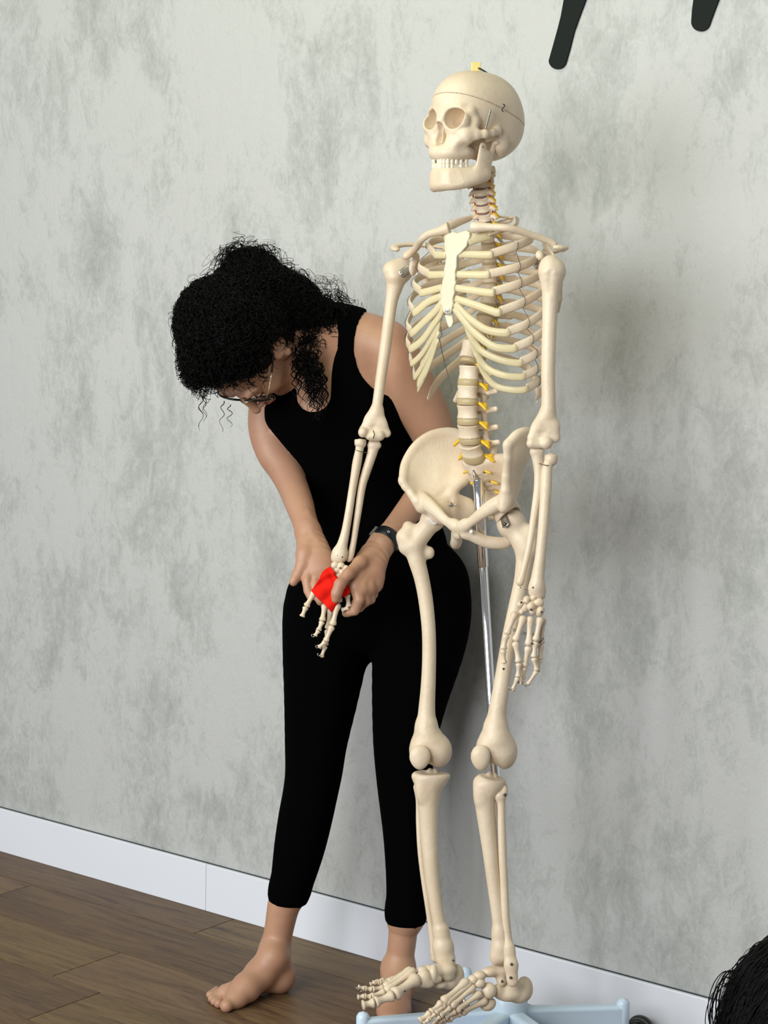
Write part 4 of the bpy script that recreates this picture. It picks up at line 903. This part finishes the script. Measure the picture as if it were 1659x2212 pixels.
for a in (-128.7 + 1, 46, 150, -26, -77.6 + 360 + 0 if False else -77):
    if a == -77: a = -82
    r = math.radians(a); d = np.array([math.cos(r), math.sin(r), 0]); n_ = np.array([-d[1], d[0], 0]); RL = {46: .222, 150: .20}.get(a, .285)
    c = np.array([hx, hy, 0]); S = [(0.020, .122, .060, .017), (RL, .120, .078, .0115)]
    V = []
    for t, zt, zb, wv in S:
        for sgn, z in ((-1, zb), (1, zb), (1, zt - .004), (.6, zt), (-.6, zt), (-1, zt - .004)): V.append(c + d * t + n_ * wv * sgn + np.array([0, 0, z]))
    F = [(0, 1, 2, 3, 4, 5), (11, 10, 9, 8, 7, 6)] + [(i, i + 6, (i + 1) % 6 + 6, (i + 1) % 6) for i in range(6)]
    arm = mk('base_arm', V, F, PLAST, STD, smooth=False, world=True); b = arm.modifiers.new('bevel', 'BEVEL'); b.width = .003; b.segments = 3
    e = c + d * RL
    wtube('end_cap', [e + [0, 0, .070], e + [0, 0, .074], e + [0, 0, .124], e + [0, 0, .130], e + [0, 0, .1325]], [.011, .0125, .0125, .009, .003], [.011, .0125, .0125, .009, .003], PLAST, up=(1, 0, 0), seg=20)
    if a != 46: wtube('caster_stem', [e + [0, 0, .03], e + [0, 0, .075]], .005, .005, METAL, up=(1, 0, 0))
    ca = 36 if a == 46 else a + 70; cr_ = math.radians(ca); ax_ = np.array([-math.sin(cr_), math.cos(cr_), 0]); wc = e + np.array([math.cos(cr_), math.sin(cr_), 0]) * .010 + [0, 0, .0275]
    if a == 46: ax_ = np.array([0.25, -.97, 0]); wc = toW(FL(1380, 2226, .0305))[0]; wtube('caster_fork', [e + [0, 0, .074], e + [0, 0, .060], wc + [0, 0, .010]], .009, .008, RUBBER)
    wtube('caster_wheel', [wc - ax_ * .016, wc - ax_ * .014, wc - ax_ * .003, wc - ax_ * .002, wc + ax_ * .002, wc + ax_ * .003, wc + ax_ * .014, wc + ax_ * .016], [.022, .027, .027, .020, .020, .027, .027, .022], [.022, .027, .027, .020, .020, .027, .027, .022], RUBBER, seg=28)

# ------------------------------------------------------------------ the woman
W = thing('person', 'barefoot curly-haired woman in black, bent over, holding the skeleton hand', 'person', FL(740, 2160))
Wb = X
def PD(x, y, D): return P(x, y, D)
HF = Fr(P(535, 748, 3.86), 0)
HF.F = unit([-.05, -.99, .10]); _u = np.array([-.68, -.12, -.72]); _u = unit(_u); HF.U = unit(_u - HF.F * _u.dot(HF.F))
_l = np.cross(HF.U, HF.F); HF.L = unit(_l if _l[0] > 0 else -_l); HF.A = np.array([HF.L, HF.F, HF.U])
def hp(l, f, u): return HF.p(l, f, u)
def torso(S, g=1.0, k=.03):
    z = [0, 0, 1]
    S.chain([(PD(820, 1245, 4.08), .150 * g), (PD(806, 1165, 4.07), .137 * g), (PD(790, 1085, 4.06), .120 * g), (PD(768, 1000, 4.04), .122 * g), (PD(748, 925, 4.01), .132 * g), (PD(738, 860, 3.99), .132 * g), (PD(735, 800, 3.98), .112 * g)], k=k, flat=(z, .66), n=12)
    S.chain([(PD(800, 738, 3.95), .057 * g), (PD(725, 735, 3.97), .062 * g), (PD(640, 790, 4.03), .058 * g)], k=k)
    S.ell(PD(690, 880, 3.955), (.062 * g, .055 * g, .060 * g), k=k); S.ell(PD(625, 880, 4.00), (.050 * g, .055 * g, .05 * g), k=k)
def legs(S, g=1.0, cuff=False, k=.012):
    D = lambda y: 4.11 + (y - 1300) * .000125
    R1 = [(722, 1250, .075), (706, 1310, .087), (703, 1400, .087), (694, 1500, .076), (683, 1600, .064), (678, 1665, .0585), (671, 1710, .0560), (659, 1770, .0550), (647, 1830, .0520), (634, 1890, .0455), (622, 1935, .0395)]
    D2 = lambda y: 4.06 + (y - 1300) * .00011
    L1 = [(905, 1270, .102), (911, 1330, .099), (903, 1400, .092), (886, 1500, .077), (874, 1600, .0635), (873, 1680, .0560), (876, 1740, .0520), (880, 1800, .0490), (882, 1870, .0460), (880, 1930, .0425), (876, 1982, .0400)]
    if not cuff:
        R1 += [(613, 1955, .0345), (605, 1995, .0310), (597, 2035, .0305), (591, 2062, .0320)]; L1 += [(872, 2000, .0310), (868, 2040, .0290), (863, 2075, .0290), (861, 2095, .0320)]
    for T, d in ((R1, D), (L1, D2)): S.chain([(PD(x, y, d(y)), r * g if y < 1940 else r) for x, y, r in T], k=k, n=36)
    S.ell(PD(822, 1290, 4.09), (.165 * g, .11 * g, .10 * g), k=.03); S.ell(PD(815, 1330, 4.15), (.15 * g, .09, .07), k=.03)
body = Solid(); torso(body, .955); legs(body, .94)
body.cone(PD(715, 745, 3.95), hp(0, -.03, -.05), .052, .050, k=.02)
# arms
LA = [(PD(832, 750, 3.945), .055), (PD(862, 800, 3.95), .057), (PD(895, 855, 3.96), .052), (PD(925, 910, 3.97), .047), (PD(945, 965, 3.98), .041), (PD(945, 1010, 3.975), .036), (PD(912, 1066, 3.94), .0310), (PD(876, 1112, 3.90), .0262), (PD(845, 1150, 3.865), .0235), (PD(824, 1176, 3.845), .0245)]
RA = [(PD(622, 800, 4.04), .052), (PD(592, 860, 4.04), .047), (PD(580, 920, 4.03), .0415), (PD(592, 975, 4.01), .037), (PD(614, 1010, 3.99), .0345), (PD(632, 1050, 3.96), .0305), (PD(647, 1090, 3.93), .0285), (PD(658, 1125, 3.90), .0250), (PD(666, 1150, 3.88), .0245)]
body.chain(LA, k=.006, n=30); body.chain(RA, k=.006, n=30)
# head
body.ell(hp(0, -.012, .025), (.072, .090, .080), HF.A, k=.02); body.ell(hp(0, .040, -.020), (.060, .052, .078), HF.A, k=.02); body.ell(hp(0, .045, .045), (.055, .045, .050), HF.A, k=.02)
hs = Solid()
for s in (1, -1):
    body.chain([(hp(s * .055, .0, -.045), .017), (hp(s * .048, .025, -.075), .016), (hp(s * .020, .070, -.098), .015)], k=.015)
    body.ell(hp(s * .040, .066, -.022), (.024, .022, .024), HF.A, k=.015)
lo_h, hi_h = hp(0, 0, 0) - .17, hp(0, 0, 0) + .17
hs.ops = list(body.ops)
hs.ell(hp(0, .078, -.096), (.018, .016, .015), HF.A, k=.012)
hs.chain([(hp(0, .090, .018), .007), (hp(0, .104, -.005), .0075), (hp(0, .119, -.026), .0088)], k=.008); hs.ell(hp(0, .121, -.030), (.010, .0095, .009), HF.A, k=.004)
for s in (1, -1):
    hs.ell(hp(s * .011, .108, -.034), (.007, .008, .006), HF.A, k=.004); hs.ell(hp(s * .030, .098, .006), (.019, .012, .012), HF.A, k=.008, op='-')
    hs.ell(hp(s * .031, .079, .005), (.0165, .0140, .0120), HF.A, k=.003); hs.chain([(hp(s * .016, .094, .020), .006), (hp(s * .034, .091, .025), .006), (hp(s * .050, .078, .020), .006)], k=.008)
    hs.ell(hp(s * .078, -.002, -.006), (.009, .024, .019), HF.A, k=.004); hs.ell(hp(s * .087, .001, -.001), (.006, .014, .009), HF.A, k=.003, op='-'); hs.ell(hp(s * .081, .006, -.028), (.006, .008, .009), HF.A, k=.004)
    hs.ell(hp(s * .006, .116, -.040), (.003, .003, .002), HF.A, k=.001, op='-')
hs.ell(hp(0, .101, -.053), (.020, .008, .006), HF.A, k=.004); hs.ell(hp(0, .099, -.064), (.017, .008, .006), HF.A, k=.004)
# feet (soles on the floor)
def foot(S, side):
    if side == 'r':
        heel, ank, ins, bl, bs, toes = (608, 2112), (590, 2064), (556, 2102), (507, 2150), (478, 2140), [((503, 2160), (489, 2173), .0125), ((488, 2151), (472, 2168), .0088), ((480, 2147), (463, 2163), .0082), ((473, 2143), (457, 2157), .0078), ((468, 2138), (453, 2149), .0075)]
    h_ = FL(*heel, .030); S.ell(h_, (.029, .030, .034), k=.015); S.chain([(FL(590, 2064, .085), .030), (FL(604, 2098, .045), .029)], k=.015)
    S.chain([(FL(588, 2072, .080), .030), (FL(562, 2104, .050), .030), (FL(530, 2135, .032), .028), (FL(505, 2155, .020), .0195)], k=.015)
    S.chain([(FL(600, 2118, .025), .024), (FL(545, 2128, .022), .019), (FL(488, 2143, .018), .017)], k=.015)
    S.ell(FL(513, 2160, .017), (.017, .016, .017), k=.012); S.ell(FL(601, 2060, .088), (.011, .012, .012), k=.012); S.ell(FL(572, 2058, .085), (.010, .012, .012), k=.010)
    S.cone(FL(516, 2140, .022), FL(480, 2150, .013), .018, .0105, k=.012); S.cone(FL(516, 2156, .020), FL(494, 2169, .014), .0155, .0125, k=.008)
    for a, b, r in toes: S.cone(FL(*a, r + .002), FL(*b, r), r * 1.02, r, k=.0035); S.ell(FL(*b, r), r * 1.06, k=.002)
foot(body, 'r')
fx = lambda x, y, z: FL(x, y, z)
body.chain([(fx(861, 2092, .075), .031), (fx(866, 2130, .032), .030)], k=.015); body.chain([(fx(858, 2098, .070), .030), (fx(852, 2150, .040), .030), (fx(842, 2182, .024), .024), (fx(836, 2205, .018), .019)], k=.015); body.chain([(fx(866, 2140, .022), .022), (fx(864, 2185, .018), .020), (fx(852, 2212, .016), .018)], k=.015)
for i, (x, y, r) in enumerate(((828, 2228, .0125), (841, 2229, .0088), (850, 2227, .0082), (858, 2224, .0078), (865, 2219, .0075))): body.cone(fx(x + 4, y - 16, r + .003), fx(x, y, r), r, r, k=.0035)
# hands
hnd = Solid(); z = [0, 0, 1]
hnd.cone(PD(845, 1150, 3.865), PD(824, 1176, 3.845), .0235, .0245, k=.0); 
hnd.chain([(PD(824, 1176, 3.845), .0245), (PD(806, 1206, 3.825), .030), (PD(794, 1236, 3.808), .033), (PD(789, 1256, 3.802), .031)], k=.008, flat=(z, .50), n=8)
hnd.chain([(PD(806, 1196, 3.825), .015), (PD(778, 1216, 3.790), .0125), (PD(752, 1240, 3.762), .0098), (PD(734, 1263, 3.748), .0094), (PD(727, 1281, 3.746), .0088), (PD(725, 1294, 3.748), .0078)], k=.008)
hnd.ell(PD(734, 1262, 3.747), (.0100, .0102, .0098), k=.004)
for kn in [[(770, 1244, 3.790, .0115), (768, 1268, 3.776, .0112), (775, 1296, 3.770, .0100), (766, 1319, 3.777, .0092), (748, 1324, 3.792, .0085)],
           [(784, 1248, 3.790, .0115), (783, 1272, 3.778, .0112), (790, 1298, 3.788, .0100), (776, 1312, 3.806, .0092), (757, 1312, 3.812, .0085)],
           [(799, 1246, 3.796, .0115), (798, 1270, 3.786, .0108), (800, 1294, 3.800, .0098), (786, 1303, 3.820, .0090), (768, 1302, 3.824, .0082)],
           [(810, 1240, 3.806, .0105), (811, 1262, 3.800, .0100), (806, 1284, 3.818, .0090), (794, 1292, 3.832, .0080)]]:
    S = [(PD(x, y, D), r) for x, y, D, r in kn]; hnd.chain(S[:2], k=.010); hnd.chain(S[1:], k=.0022); hnd.ell(S[1][0], (.0118, .0125, .0118), k=.006)
for a, b in (((800, 1218, 3.806), (770, 1262, 3.772)), ((808, 1218, 3.810), (785, 1264, 3.774)), ((814, 1220, 3.816), (800, 1264, 3.782))): hnd.cone(PD(*a), PD(*b), .0045, .0050, k=.006)
hn2 = Solid()
hn2.cone(PD(658, 1125, 3.90), PD(666, 1150, 3.88), .0250, .0245, k=0)
hn2.chain([(PD(666, 1150, 3.88), .0245), (PD(674, 1178, 3.865), .030), (PD(683, 1210, 3.848), .034), (PD(690, 1236, 3.838), .033)], k=.008, flat=(z, .50), n=8)
hn2.chain([(PD(664, 1168, 3.865), .017), (PD(658, 1198, 3.845), .0158), (PD(653, 1220, 3.838), .0118), (PD(644, 1240, 3.835), .0105), (PD(634, 1257, 3.833), .0085)], k=.007)
for kn in [[(668, 1228, 3.838, .0105), (663, 1254, 3.828, .0098), (666, 1276, 3.822, .0088), (671, 1289, 3.815, .0078)], [(682, 1236, 3.838, .0105), (680, 1264, 3.826, .0098), (686, 1288, 3.818, .0085), (692, 1300, 3.812, .0078)],
           [(696, 1238, 3.838, .0105), (700, 1266, 3.826, .0095), (708, 1286, 3.820, .0085), (716, 1294, 3.814, .0078)], [(708, 1234, 3.838, .0098), (716, 1256, 3.828, .0088), (724, 1272, 3.820, .0080), (730, 1280, 3.815, .0070)]]:
    S = [(PD(x, y, D), r) for x, y, D, r in kn]; hn2.chain(S, k=.0025)
for a, b in (((663, 1100, 3.895), (676, 1160, 3.853)), ((671, 1110, 3.898), (684, 1165, 3.853))): hn2.cone(PD(*a), PD(*b), .0035, .0035, k=.008)
lo = np.min([o[1] for o in body.ops], 0) - .03; hi = np.max([o[2] for o in body.ops], 0) + .03
# one body mesh: trunk and limbs, with the head and the hands at a finer step
def clip(V, Q, keep):
    kf = keep(V[Q].mean(1)); Q = Q[kf]; u, inv = np.unique(Q, return_inverse=True); return V[u], inv.reshape(-1, 4)
hc = hp(0, 0, 0)
inh = lambda c: (np.abs(c - hc) < .155).all(1)
footbox = lambda c: c[:, 1] < PD(600, 2000, 4.1)[1]
parts = []
V, Q = body.mesh(.0062, lo, hi, sm=2); parts.append(clip(V, Q, lambda c: ~inh(c) & ~footbox(c)))
V, Q = hs.mesh(.0026, hc - .165, hc + .165, sm=1); parts.append(clip(V, Q, lambda c: (np.abs(c - hc) < .158).all(1)))
flo = np.minimum(FL(430, 2200), FL(930, 2240)) - .03; fhi = np.array([PD(930, 2000, 4.1)[0], PD(600, 1985, 4.1)[1], 4.4])
V, Q = body.mesh(.0030, np.array([flo[0], flo[1] - .03, 3.9]), fhi, sm=1); parts.append(clip(V, Q, lambda c: c[:, 1] < PD(600, 1990, 4.1)[1]))
parts.append(hnd.mesh(.0021, sm=1)); parts.append(hn2.mesh(.0021, sm=1))
VV, QQ, n0 = [], [], 0
for V, Q in parts: VV.append(V); QQ.append(Q + n0); n0 += len(V)
mk('body', np.concatenate(VV), np.concatenate(QQ).astype(np.int32), SKIN, W)
# clothes
tk = Solid(); torso(tk, 1.0)
tk.cone(PD(672, 846, 3.85), PD(676, 640, 3.87), .046, .052, k=.004, op='-', flat=([0, 0, 1], 2.0))
tk.ell(PD(846, 752, 3.95), (.079, .098, .16), k=.004, op='-'); tk.ell(PD(590, 830, 4.06), (.075, .105, .10), k=.004, op='-')
solid('tank_top', tk, .0050, BLACK, W, sm=2, off=.0025)
lg = Solid(); torso(lg, .99); legs(lg, 1.0, cuff=True)
lg._put(lambda X_, Y_, Z_, y0=PD(800, 1150, 4.07)[1]: y0 - Y_, PD(400, 1160, 3.7), PD(1200, 500, 4.6), 0, '-')
def cutlow(S, p, n, lo, hi):
    p = np.asarray(p); n = unit(n); S._put(lambda X, Y, Z: -((X - p[0]) * n[0] + (Y - p[1]) * n[1] + (Z - p[2]) * n[2]), lo, hi, .0, '-')
a = PD(618, 1950, 4.19); cutlow(lg, a, [-.10, -1, .10], a - .12, a + [.12, .05, .12])
a = PD(878, 1996, 4.13); cutlow(lg, a, [-.05, -1, .10], a - .12, a + [.12, .05, .12])
solid('leggings', lg, .0050, BLACK, W, sm=2, off=.0010)
# watch
a, b = PD(876, 1112, 3.90), PD(824, 1176, 3.845); dr = unit(b - a); c = PD(834, 1166, 3.853); v1 = unit(np.cross(dr, [0, 0, 1])); v2 = np.cross(dr, v1)
ring = [c + (v1 * math.cos(t) + v2 * math.sin(t)) * .0262 for t in np.linspace(0, 2 * math.pi, 40)]
V, F = tube(ring, .0110, .0016, up=dr, seg=12, cap=False); WT = mk('watch_strap', V, F, STRAP, W)
def perp(d): d = np.array(d, float); return unit(d - dr * d.dot(dr))
fc = perp([-.80, .40, .50]); side = np.cross(dr, fc); V, F = boxm(c + fc * .0270, dr * .0125, side * .0125, fc * .0034); wf = mk('watch_case', V, F, STRAP, WT, smooth=False); bmod = wf.modifiers.new('bevel', 'BEVEL'); bmod.width = .002; bmod.segments = 3
for sg in (-1, 1): V, F = boxm(c + fc * .0270 + side * .0126 * sg, dr * .0120, side * .0006, fc * .0026); mk('watch_trim', V, F, METAL, WT, smooth=False)
fr_ = perp([.05, .1, -1.0])
for k_ in (-.0028, .0022): V, F = boxm(c + perp([-.15 + k_ * 20, .1, -1.0]) * .0284 + dr * .002, dr * .0022, np.cross(dr, fr_) * .0006, fr_ * .0004); mk('strap_slot', V, F, WASHER, WT, smooth=False)
p = c + perp([.45, -.75, -.5]) * .0285; V, F = boxm(p, dr * .006, np.cross(dr, unit(p - c)) * .004, unit(p - c) * .0012); mk('watch_buckle', V, F, METAL, WT, smooth=False)
# spectacles
GLS = None
for s in (1, -1):
    q = [hp(s * (.037 + .029 * math.cos(t)), .104 - .012 * ((.037 + .029 * math.cos(t)) / .066) ** 2, -.002 + .024 * math.sin(t)) for t in np.linspace(0, 2 * math.pi, 41)]
    V, F = tube(q, .0022, .0034, up=HF.F, seg=8, cap=False)
    g = mk('spectacle_frame', V, F, FRAME, W)
    V = [np.mean(q, 0)] + q[:-1]; F = [(0, i + 1, (i + 1) % 40 + 1) for i in range(40)]; mk('lens', V, F, LENS, g)
    tp = [hp(s * .066, .093, .008), hp(s * .074, .080, .010), hp(s * .078, .045, .008)]; V, F = tube(spline(tp, 8), .0016, .0010, up=HF.U, seg=8); mk('temple_front', V, F, GOLD, g)
    tp = [hp(s * .078, .046, .008), hp(s * .080, .010, .008), hp(s * .078, -.020, .0)]; V, F = tube(spline(tp, 10), .0024, .0014, up=HF.U, seg=8); mk('temple', V, F, FRAME, g)
V, F = tube(spline([hp(-.010, .106, .002), hp(0, .109, .004), hp(.010, .106, .002)], 8), .0016, seg=8); mk('spectacle_bridge', V, F, GOLD, W)
for s in (1, -1):
    V, F = tube(spline([hp(s * .018, .0915, -.001), hp(s * .031, .0955, -.006), hp(s * .046, .0850, -.003)], 10), [.0004, .001, .0012, .0014, .0014, .0014, .0014, .0012, .001, .0005], seg=6); mk('eyelashes', V, F, HAIR, W)
    V, F = tube(spline([hp(s * .014, .0985, .022), hp(s * .032, .0975, .029), hp(s * .050, .0835, .024)], 10), [.0010, .0018, .0022, .0024, .0024, .0022, .002, .0016, .0012, .0006], [.0006] * 10, up=HF.U, seg=6); mk('eyebrow', V, F, HAIR, W)
V, F = tube(spline([hp(-.022, .097, -.0580), hp(-.008, .1085, -.0550), hp(.008, .1085, -.0550), hp(.022, .097, -.0580)], 12), [.0008, .002, .003, .0035, .0038, .0036, .0036, .0038, .0035, .003, .002, .0008], [.002] * 12, up=HF.U, seg=8); mk('lips', V, F, LIP, W)
# hair: a dark mass under many separate curls
HB = [((510, 726), 3.865, (.100, .100, .100)), ((546, 640), 3.89, (.078, .074, .075)), ((612, 668), 3.91, (.070, .068, .060)), ((665, 700), 3.93, (.052, .050, .045)), ((705, 700), 3.94, (.030, .036, .03)), ((660, 762), 3.90, (.040, .042, .035)), ((540, 578), 3.89, (.040, .034, .035)), ((452, 775), 3.82, (.050, .055, .05)), ((480, 690), 3.85, (.085, .08, .075))]
hr = Solid(); hr.ell(hp(0, -.015, .030), (.086, .102, .100), HF.A, k=.02)
for (x, y), D, r in HB: hr.ell(PD(x, y, D), r, k=.02)
PN = unit(HF.F * .9 - HF.U * .45); hr.half(HF.o + PN * .030, PN)
hr.ell(hp(.092, .004, -.010), (.026, .030, .034), HF.A, k=.004, op='-'); hr.ell(hp(.085, .050, -.030), (.035, .040, .045), HF.A, k=.004, op='-')
HM = MB(); V, Q = hr.mesh(.005, sm=1); HM.add(V, [tuple(t)[::-1] for t in Q])
def curl(base, d, L, Rr, turns, r, n=None, taper=.6):
    n = n or int(turns * 9) + 4; d = unit(d); a = unit(np.cross(d, rng.normal(size=3))); b = np.cross(d, a); t = np.linspace(0, 1, n); ph = rng.random() * 6.28
    ax_ = np.asarray(base)[None] + d * (L * t)[:, None] + np.array([0, -1., 0]) * (L * .35 * t ** 2)[:, None]
    R_ = Rr * np.minimum(1, t * 3 + .25); pts = ax_ + a * (R_ * np.cos(ph + turns * 6.28 * t))[:, None] + b * (R_ * np.sin(ph + turns * 6.28 * t))[:, None]
    return tube(pts, r * (1 - taper * t), seg=4, cap=False)
def fuzz(M, blobs, count, keep, Lr=(.03, .06), Rr=(.005, .010), r=(.0007, .0015), drop=.7):
    w_ = np.array([b[2][0] ** 2 for b in blobs]); w_ = w_ / w_.sum()
    for _ in range(count):
        i = rng.choice(len(blobs), p=w_); (x, y), D, rad = blobs[i]; n_ = unit(rng.normal(size=3)); n_[2] = -abs(n_[2]) if rng.random() < .8 else n_[2]
        c = PD(x, y, D) + n_ * np.array(rad) * .97
        if not keep(c): continue
        d = unit(rng.normal(size=3)) * .9 + n_ * .35 + np.array([0, -drop, 0]); d = d - n_ * min(0, d.dot(n_) - .05)
        M.add(*curl(c, d, rng.uniform(*Lr), rng.uniform(*Rr), rng.uniform(1.5, 3.2), rng.uniform(*r)))
def kp(c):
    if (c - HF.o).dot(PN) > .026: return False
    l, f, u = HF.inv(c)
    if l > .045 and -.022 < f < .16 and -.045 < u < .03: return False
    for (x, y), D, r in HB:
        if (((c - PD(x, y, D)) / np.array(r)) ** 2).sum() < .80: return False
    return True
NV = np.zeros_like(V); qn = np.cross(V[Q[:, 2]] - V[Q[:, 0]], V[Q[:, 3]] - V[Q[:, 1]])
for j_ in range(4): np.add.at(NV, Q[:, j_], qn)
NV /= np.linalg.norm(NV, axis=1)[:, None] + 1e-12
if ((V - V.mean(0)) * NV).sum() < 0: NV = -NV
def kq(c):
    if (c - HF.o).dot(PN) > .023: return False
    l, f, u = HF.inv(c); return not (l > .045 and -.026 < f < .16 and -.05 < u < .03) and np.linalg.norm(c - hp(.088, .002, -.008)) > .036
for _ in range(7500):
    i_ = rng.integers(len(V)); c_ = V[i_]; n_ = NV[i_]
    if n_[2] > .35 or not kq(c_): continue
    d_ = unit(rng.normal(size=3)) + np.array([0, -.5, 0]); d_ = unit(d_ - n_ * d_.dot(n_)) + n_ * rng.uniform(.0, .25)
    HM.add(*curl(c_ + n_ * .001, d_, rng.uniform(.016, .034), rng.uniform(.004, .0085), rng.uniform(1.2, 2.4), rng.uniform(.0005, .0014), n=18))
fuzz(HM, [((540, 560), 3.89, (.045, .03, .03)), ((590, 610), 3.9, (.05, .03, .03)), ((700, 665), 3.93, (.045, .022, .03)), ((490, 600), 3.88, (.03, .03, .03))], 260, lambda c: True, Lr=(.02, .045), Rr=(.009, .016), r=(.0005, .0011), drop=-.3)
fuzz(HM, [((440, 700), 3.86, (.05, .09, .05)), ((640, 650), 3.92, (.09, .05, .04))], 150, lambda c: True, Lr=(.02, .04), Rr=(.008, .016), r=(.0003, .0005), drop=0)
for (x, y, D), n_, L in (((665, 765, 3.865), 44, .115), ((648, 770, 3.862), 26, .07), ((684, 800, 3.86), 26, .085)):
    for _ in range(n_):
        b_ = PD(x + rng.uniform(-18, 18), y + rng.uniform(-25, 20), D + rng.uniform(-.02, .0)); L_ = L * rng.uniform(.45, 1.0) * .75; HM.add(*curl(b_, [rng.normal() * .10 + .16, -1, -.05], L_, rng.uniform(.004, .0075), L_ / .022, rng.uniform(.0010, .0018), n=34))
for x, y, L, n_, rr_ in ((436, 846, .054, 2, .0045), (440, 850, .040, 2, .0035), (496, 874, .036, 1, .005), (482, 866, .045, 1, .004)):
    for _ in range(n_): HM.add(*curl(PD(x + rng.uniform(-3, 3), y, 3.76), [rng.normal() * .08, -1, 0], L * rng.uniform(.8, 1.0), rr_, 2.2, .0009))
HM.mk('hair', HAIR, W)

# ------------------------------------------------------------------ red cloth in the skeleton's palm
E1 = spline([(712, 1224), (721, 1233), (726, 1245), (738, 1256), (752, 1265)], 28); E2 = spline([(752, 1265), (756, 1278), (750, 1286), (736, 1293), (716, 1323)], 28)
E3 = spline([(672, 1276), (684, 1290), (699, 1304), (716, 1323)], 28); E4 = spline([(712, 1224), (698, 1235), (686, 1256), (672, 1276)], 28)
G = np.zeros((28, 28, 3)); A_, B_, C_, D_ = E1[0], E1[-1], E2[-1], E3[0]
for i in range(28):
    for j in range(28):
        u, v = i / 27, j / 27; xy = (1 - v) * E1[i] + v * E3[i] + (1 - u) * E4[j] + u * E2[j] - ((1 - u) * (1 - v) * A_ + u * (1 - v) * B_ + (1 - u) * v * D_ + u * v * C_)
        dd = 3.766 - .004 * math.sin(math.pi * u) * math.sin(math.pi * v) + .0022 * math.sin((u * 2.3 + v * 1.1) * 5.5 + 1) + .0014 * math.sin((v * 3 - u * 1.6) * 5 + 2 * u) + .0009 * math.sin(u * 17 + v * 9)
        G[i, j] = PD(xy[0], xy[1], dd)
V = G.reshape(-1, 3); F = [(i * 28 + j, i * 28 + j + 1, (i + 1) * 28 + j + 1, (i + 1) * 28 + j) for i in range(27) for j in range(27)]
rc = mk('red_cloth', V, F, RED); md_ = rc.modifiers.new('solid', 'SOLIDIFY'); md_.thickness = .0018; md_.offset = 0
top(rc, 'small square of bright red cloth lying in the palm of the skeleton hand', 'cloth')

# ------------------------------------------------------------------ seated onlooker in the foreground, only the head in view
hc2 = P(1764, 2258, 2.0); hw = toW(hc2)[0]
W2 = thing('person', 'black-haired onlooker at the lower right edge, only the back of the head in view', 'person', toC([[hw[0], hw[1], 0]])[0])
U3 = unit(toC([[0, 0, H + 1]])[0]); g_ = lambda dx, dz, dd=0: hc2 + np.array([dx, 0, 0]) + UPC * dz + np.array([0, 0, dd])
s2 = Solid(); s2.ell(g_(0, 0), (.078, .11, .092), k=.02); s2.cone(g_(0, -.08), g_(0, -.19), .052, .058, k=.02); s2.cone(g_(-.17, -.24), g_(.17, -.24), .05, .05, k=.03)
s2.chain([(g_(-.19, -.25), .048), (g_(-.22, -.50), .040), (g_(-.12, -.60, .18), .030)], k=.02); s2.chain([(g_(.19, -.25), .048), (g_(.22, -.50), .040), (g_(.12, -.60, .18), .030)], k=.02)
dz0 = -(hw[2] - .07)
for s in (1, -1): s2.chain([(g_(s * .10, dz0 + .03, .02), .085), (g_(s * .34, dz0 + .02, .28), .065), (g_(-s * .02, dz0, .36), .05), (g_(-s * .12, dz0 - .02, .34), .035)], k=.03)
solid('body', s2, .007, SKIN, W2, sm=1)
s3 = Solid(); s3.chain([(g_(0, -.26), .15), (g_(0, -.45), .14), (g_(0, dz0 + .06), .16)], k=.03, flat=([0, 0, 1], .65)); s3.cone(g_(-.16, -.25), g_(.16, -.25), .062, .062, k=.03)
for s in (1, -1): s3.chain([(g_(s * .19, -.25), .056), (g_(s * .205, -.38), .052)], k=.02)
solid('shirt', s3, .008, cloth('grey_jersey', (.05, .05, .055), .9), W2, sm=2)
s4 = Solid()
for s in (1, -1): s4.chain([(g_(s * .10, dz0 + .04, .02), .098), (g_(s * .34, dz0 + .03, .28), .076), (g_(-s * .02, dz0 + .005, .36), .062)], k=.03)
s4.ell(g_(0, dz0 + .06), (.17, .10, .12), k=.03); solid('trousers', s4, .009, BLACK, W2, sm=2)
HM = MB(); s5 = Solid(); s5.ell(g_(0, .01, -.01), (.098, .112, .108), k=.02); s5.ell(g_(-.01, -.09, -.03), (.088, .10, .08), k=.03); V, Q = s5.mesh(.005, sm=1); HM.add(V, [tuple(t)[::-1] for t in Q])
for _ in range(4200):
    n_ = unit(rng.normal(size=3)); n_[2] = -abs(n_[2]) * .8 if rng.random() < .8 else n_[2]; n_ = unit(n_); c = g_(0, .01, -.01) + n_ * np.array([.098, .112, .108])
    d = np.cross(n_, [.2, 0, 1]); d = unit(d) * (1 if d[1] < 0 else -1) + n_ * .0
    HM.add(*curl(c, d, rng.uniform(.025, .045), rng.uniform(.001, .003), rng.uniform(.5, 1.2), rng.uniform(.0004, .0009), n=10))
for _ in range(18):
    c = P(1584 + rng.uniform(-6, 14), 2112 + rng.uniform(-12, 26), 1.97 + rng.uniform(-.02, .02)); k_ = rng.uniform(.3, 1.0); pts = [c, c + [-.009 * k_, .002, 0], c + [-.020 * k_, -.010, 0], c + [-.026 * k_, -.032, 0], c + [-.022 * k_, -.060, 0], c + [-.012 * k_, -.10, 0]]
    HM.add(*tube(spline(pts, 14), .00028 + .0003 * rng.random(), seg=4, cap=False))
HM.mk('hair', HAIR, W2)
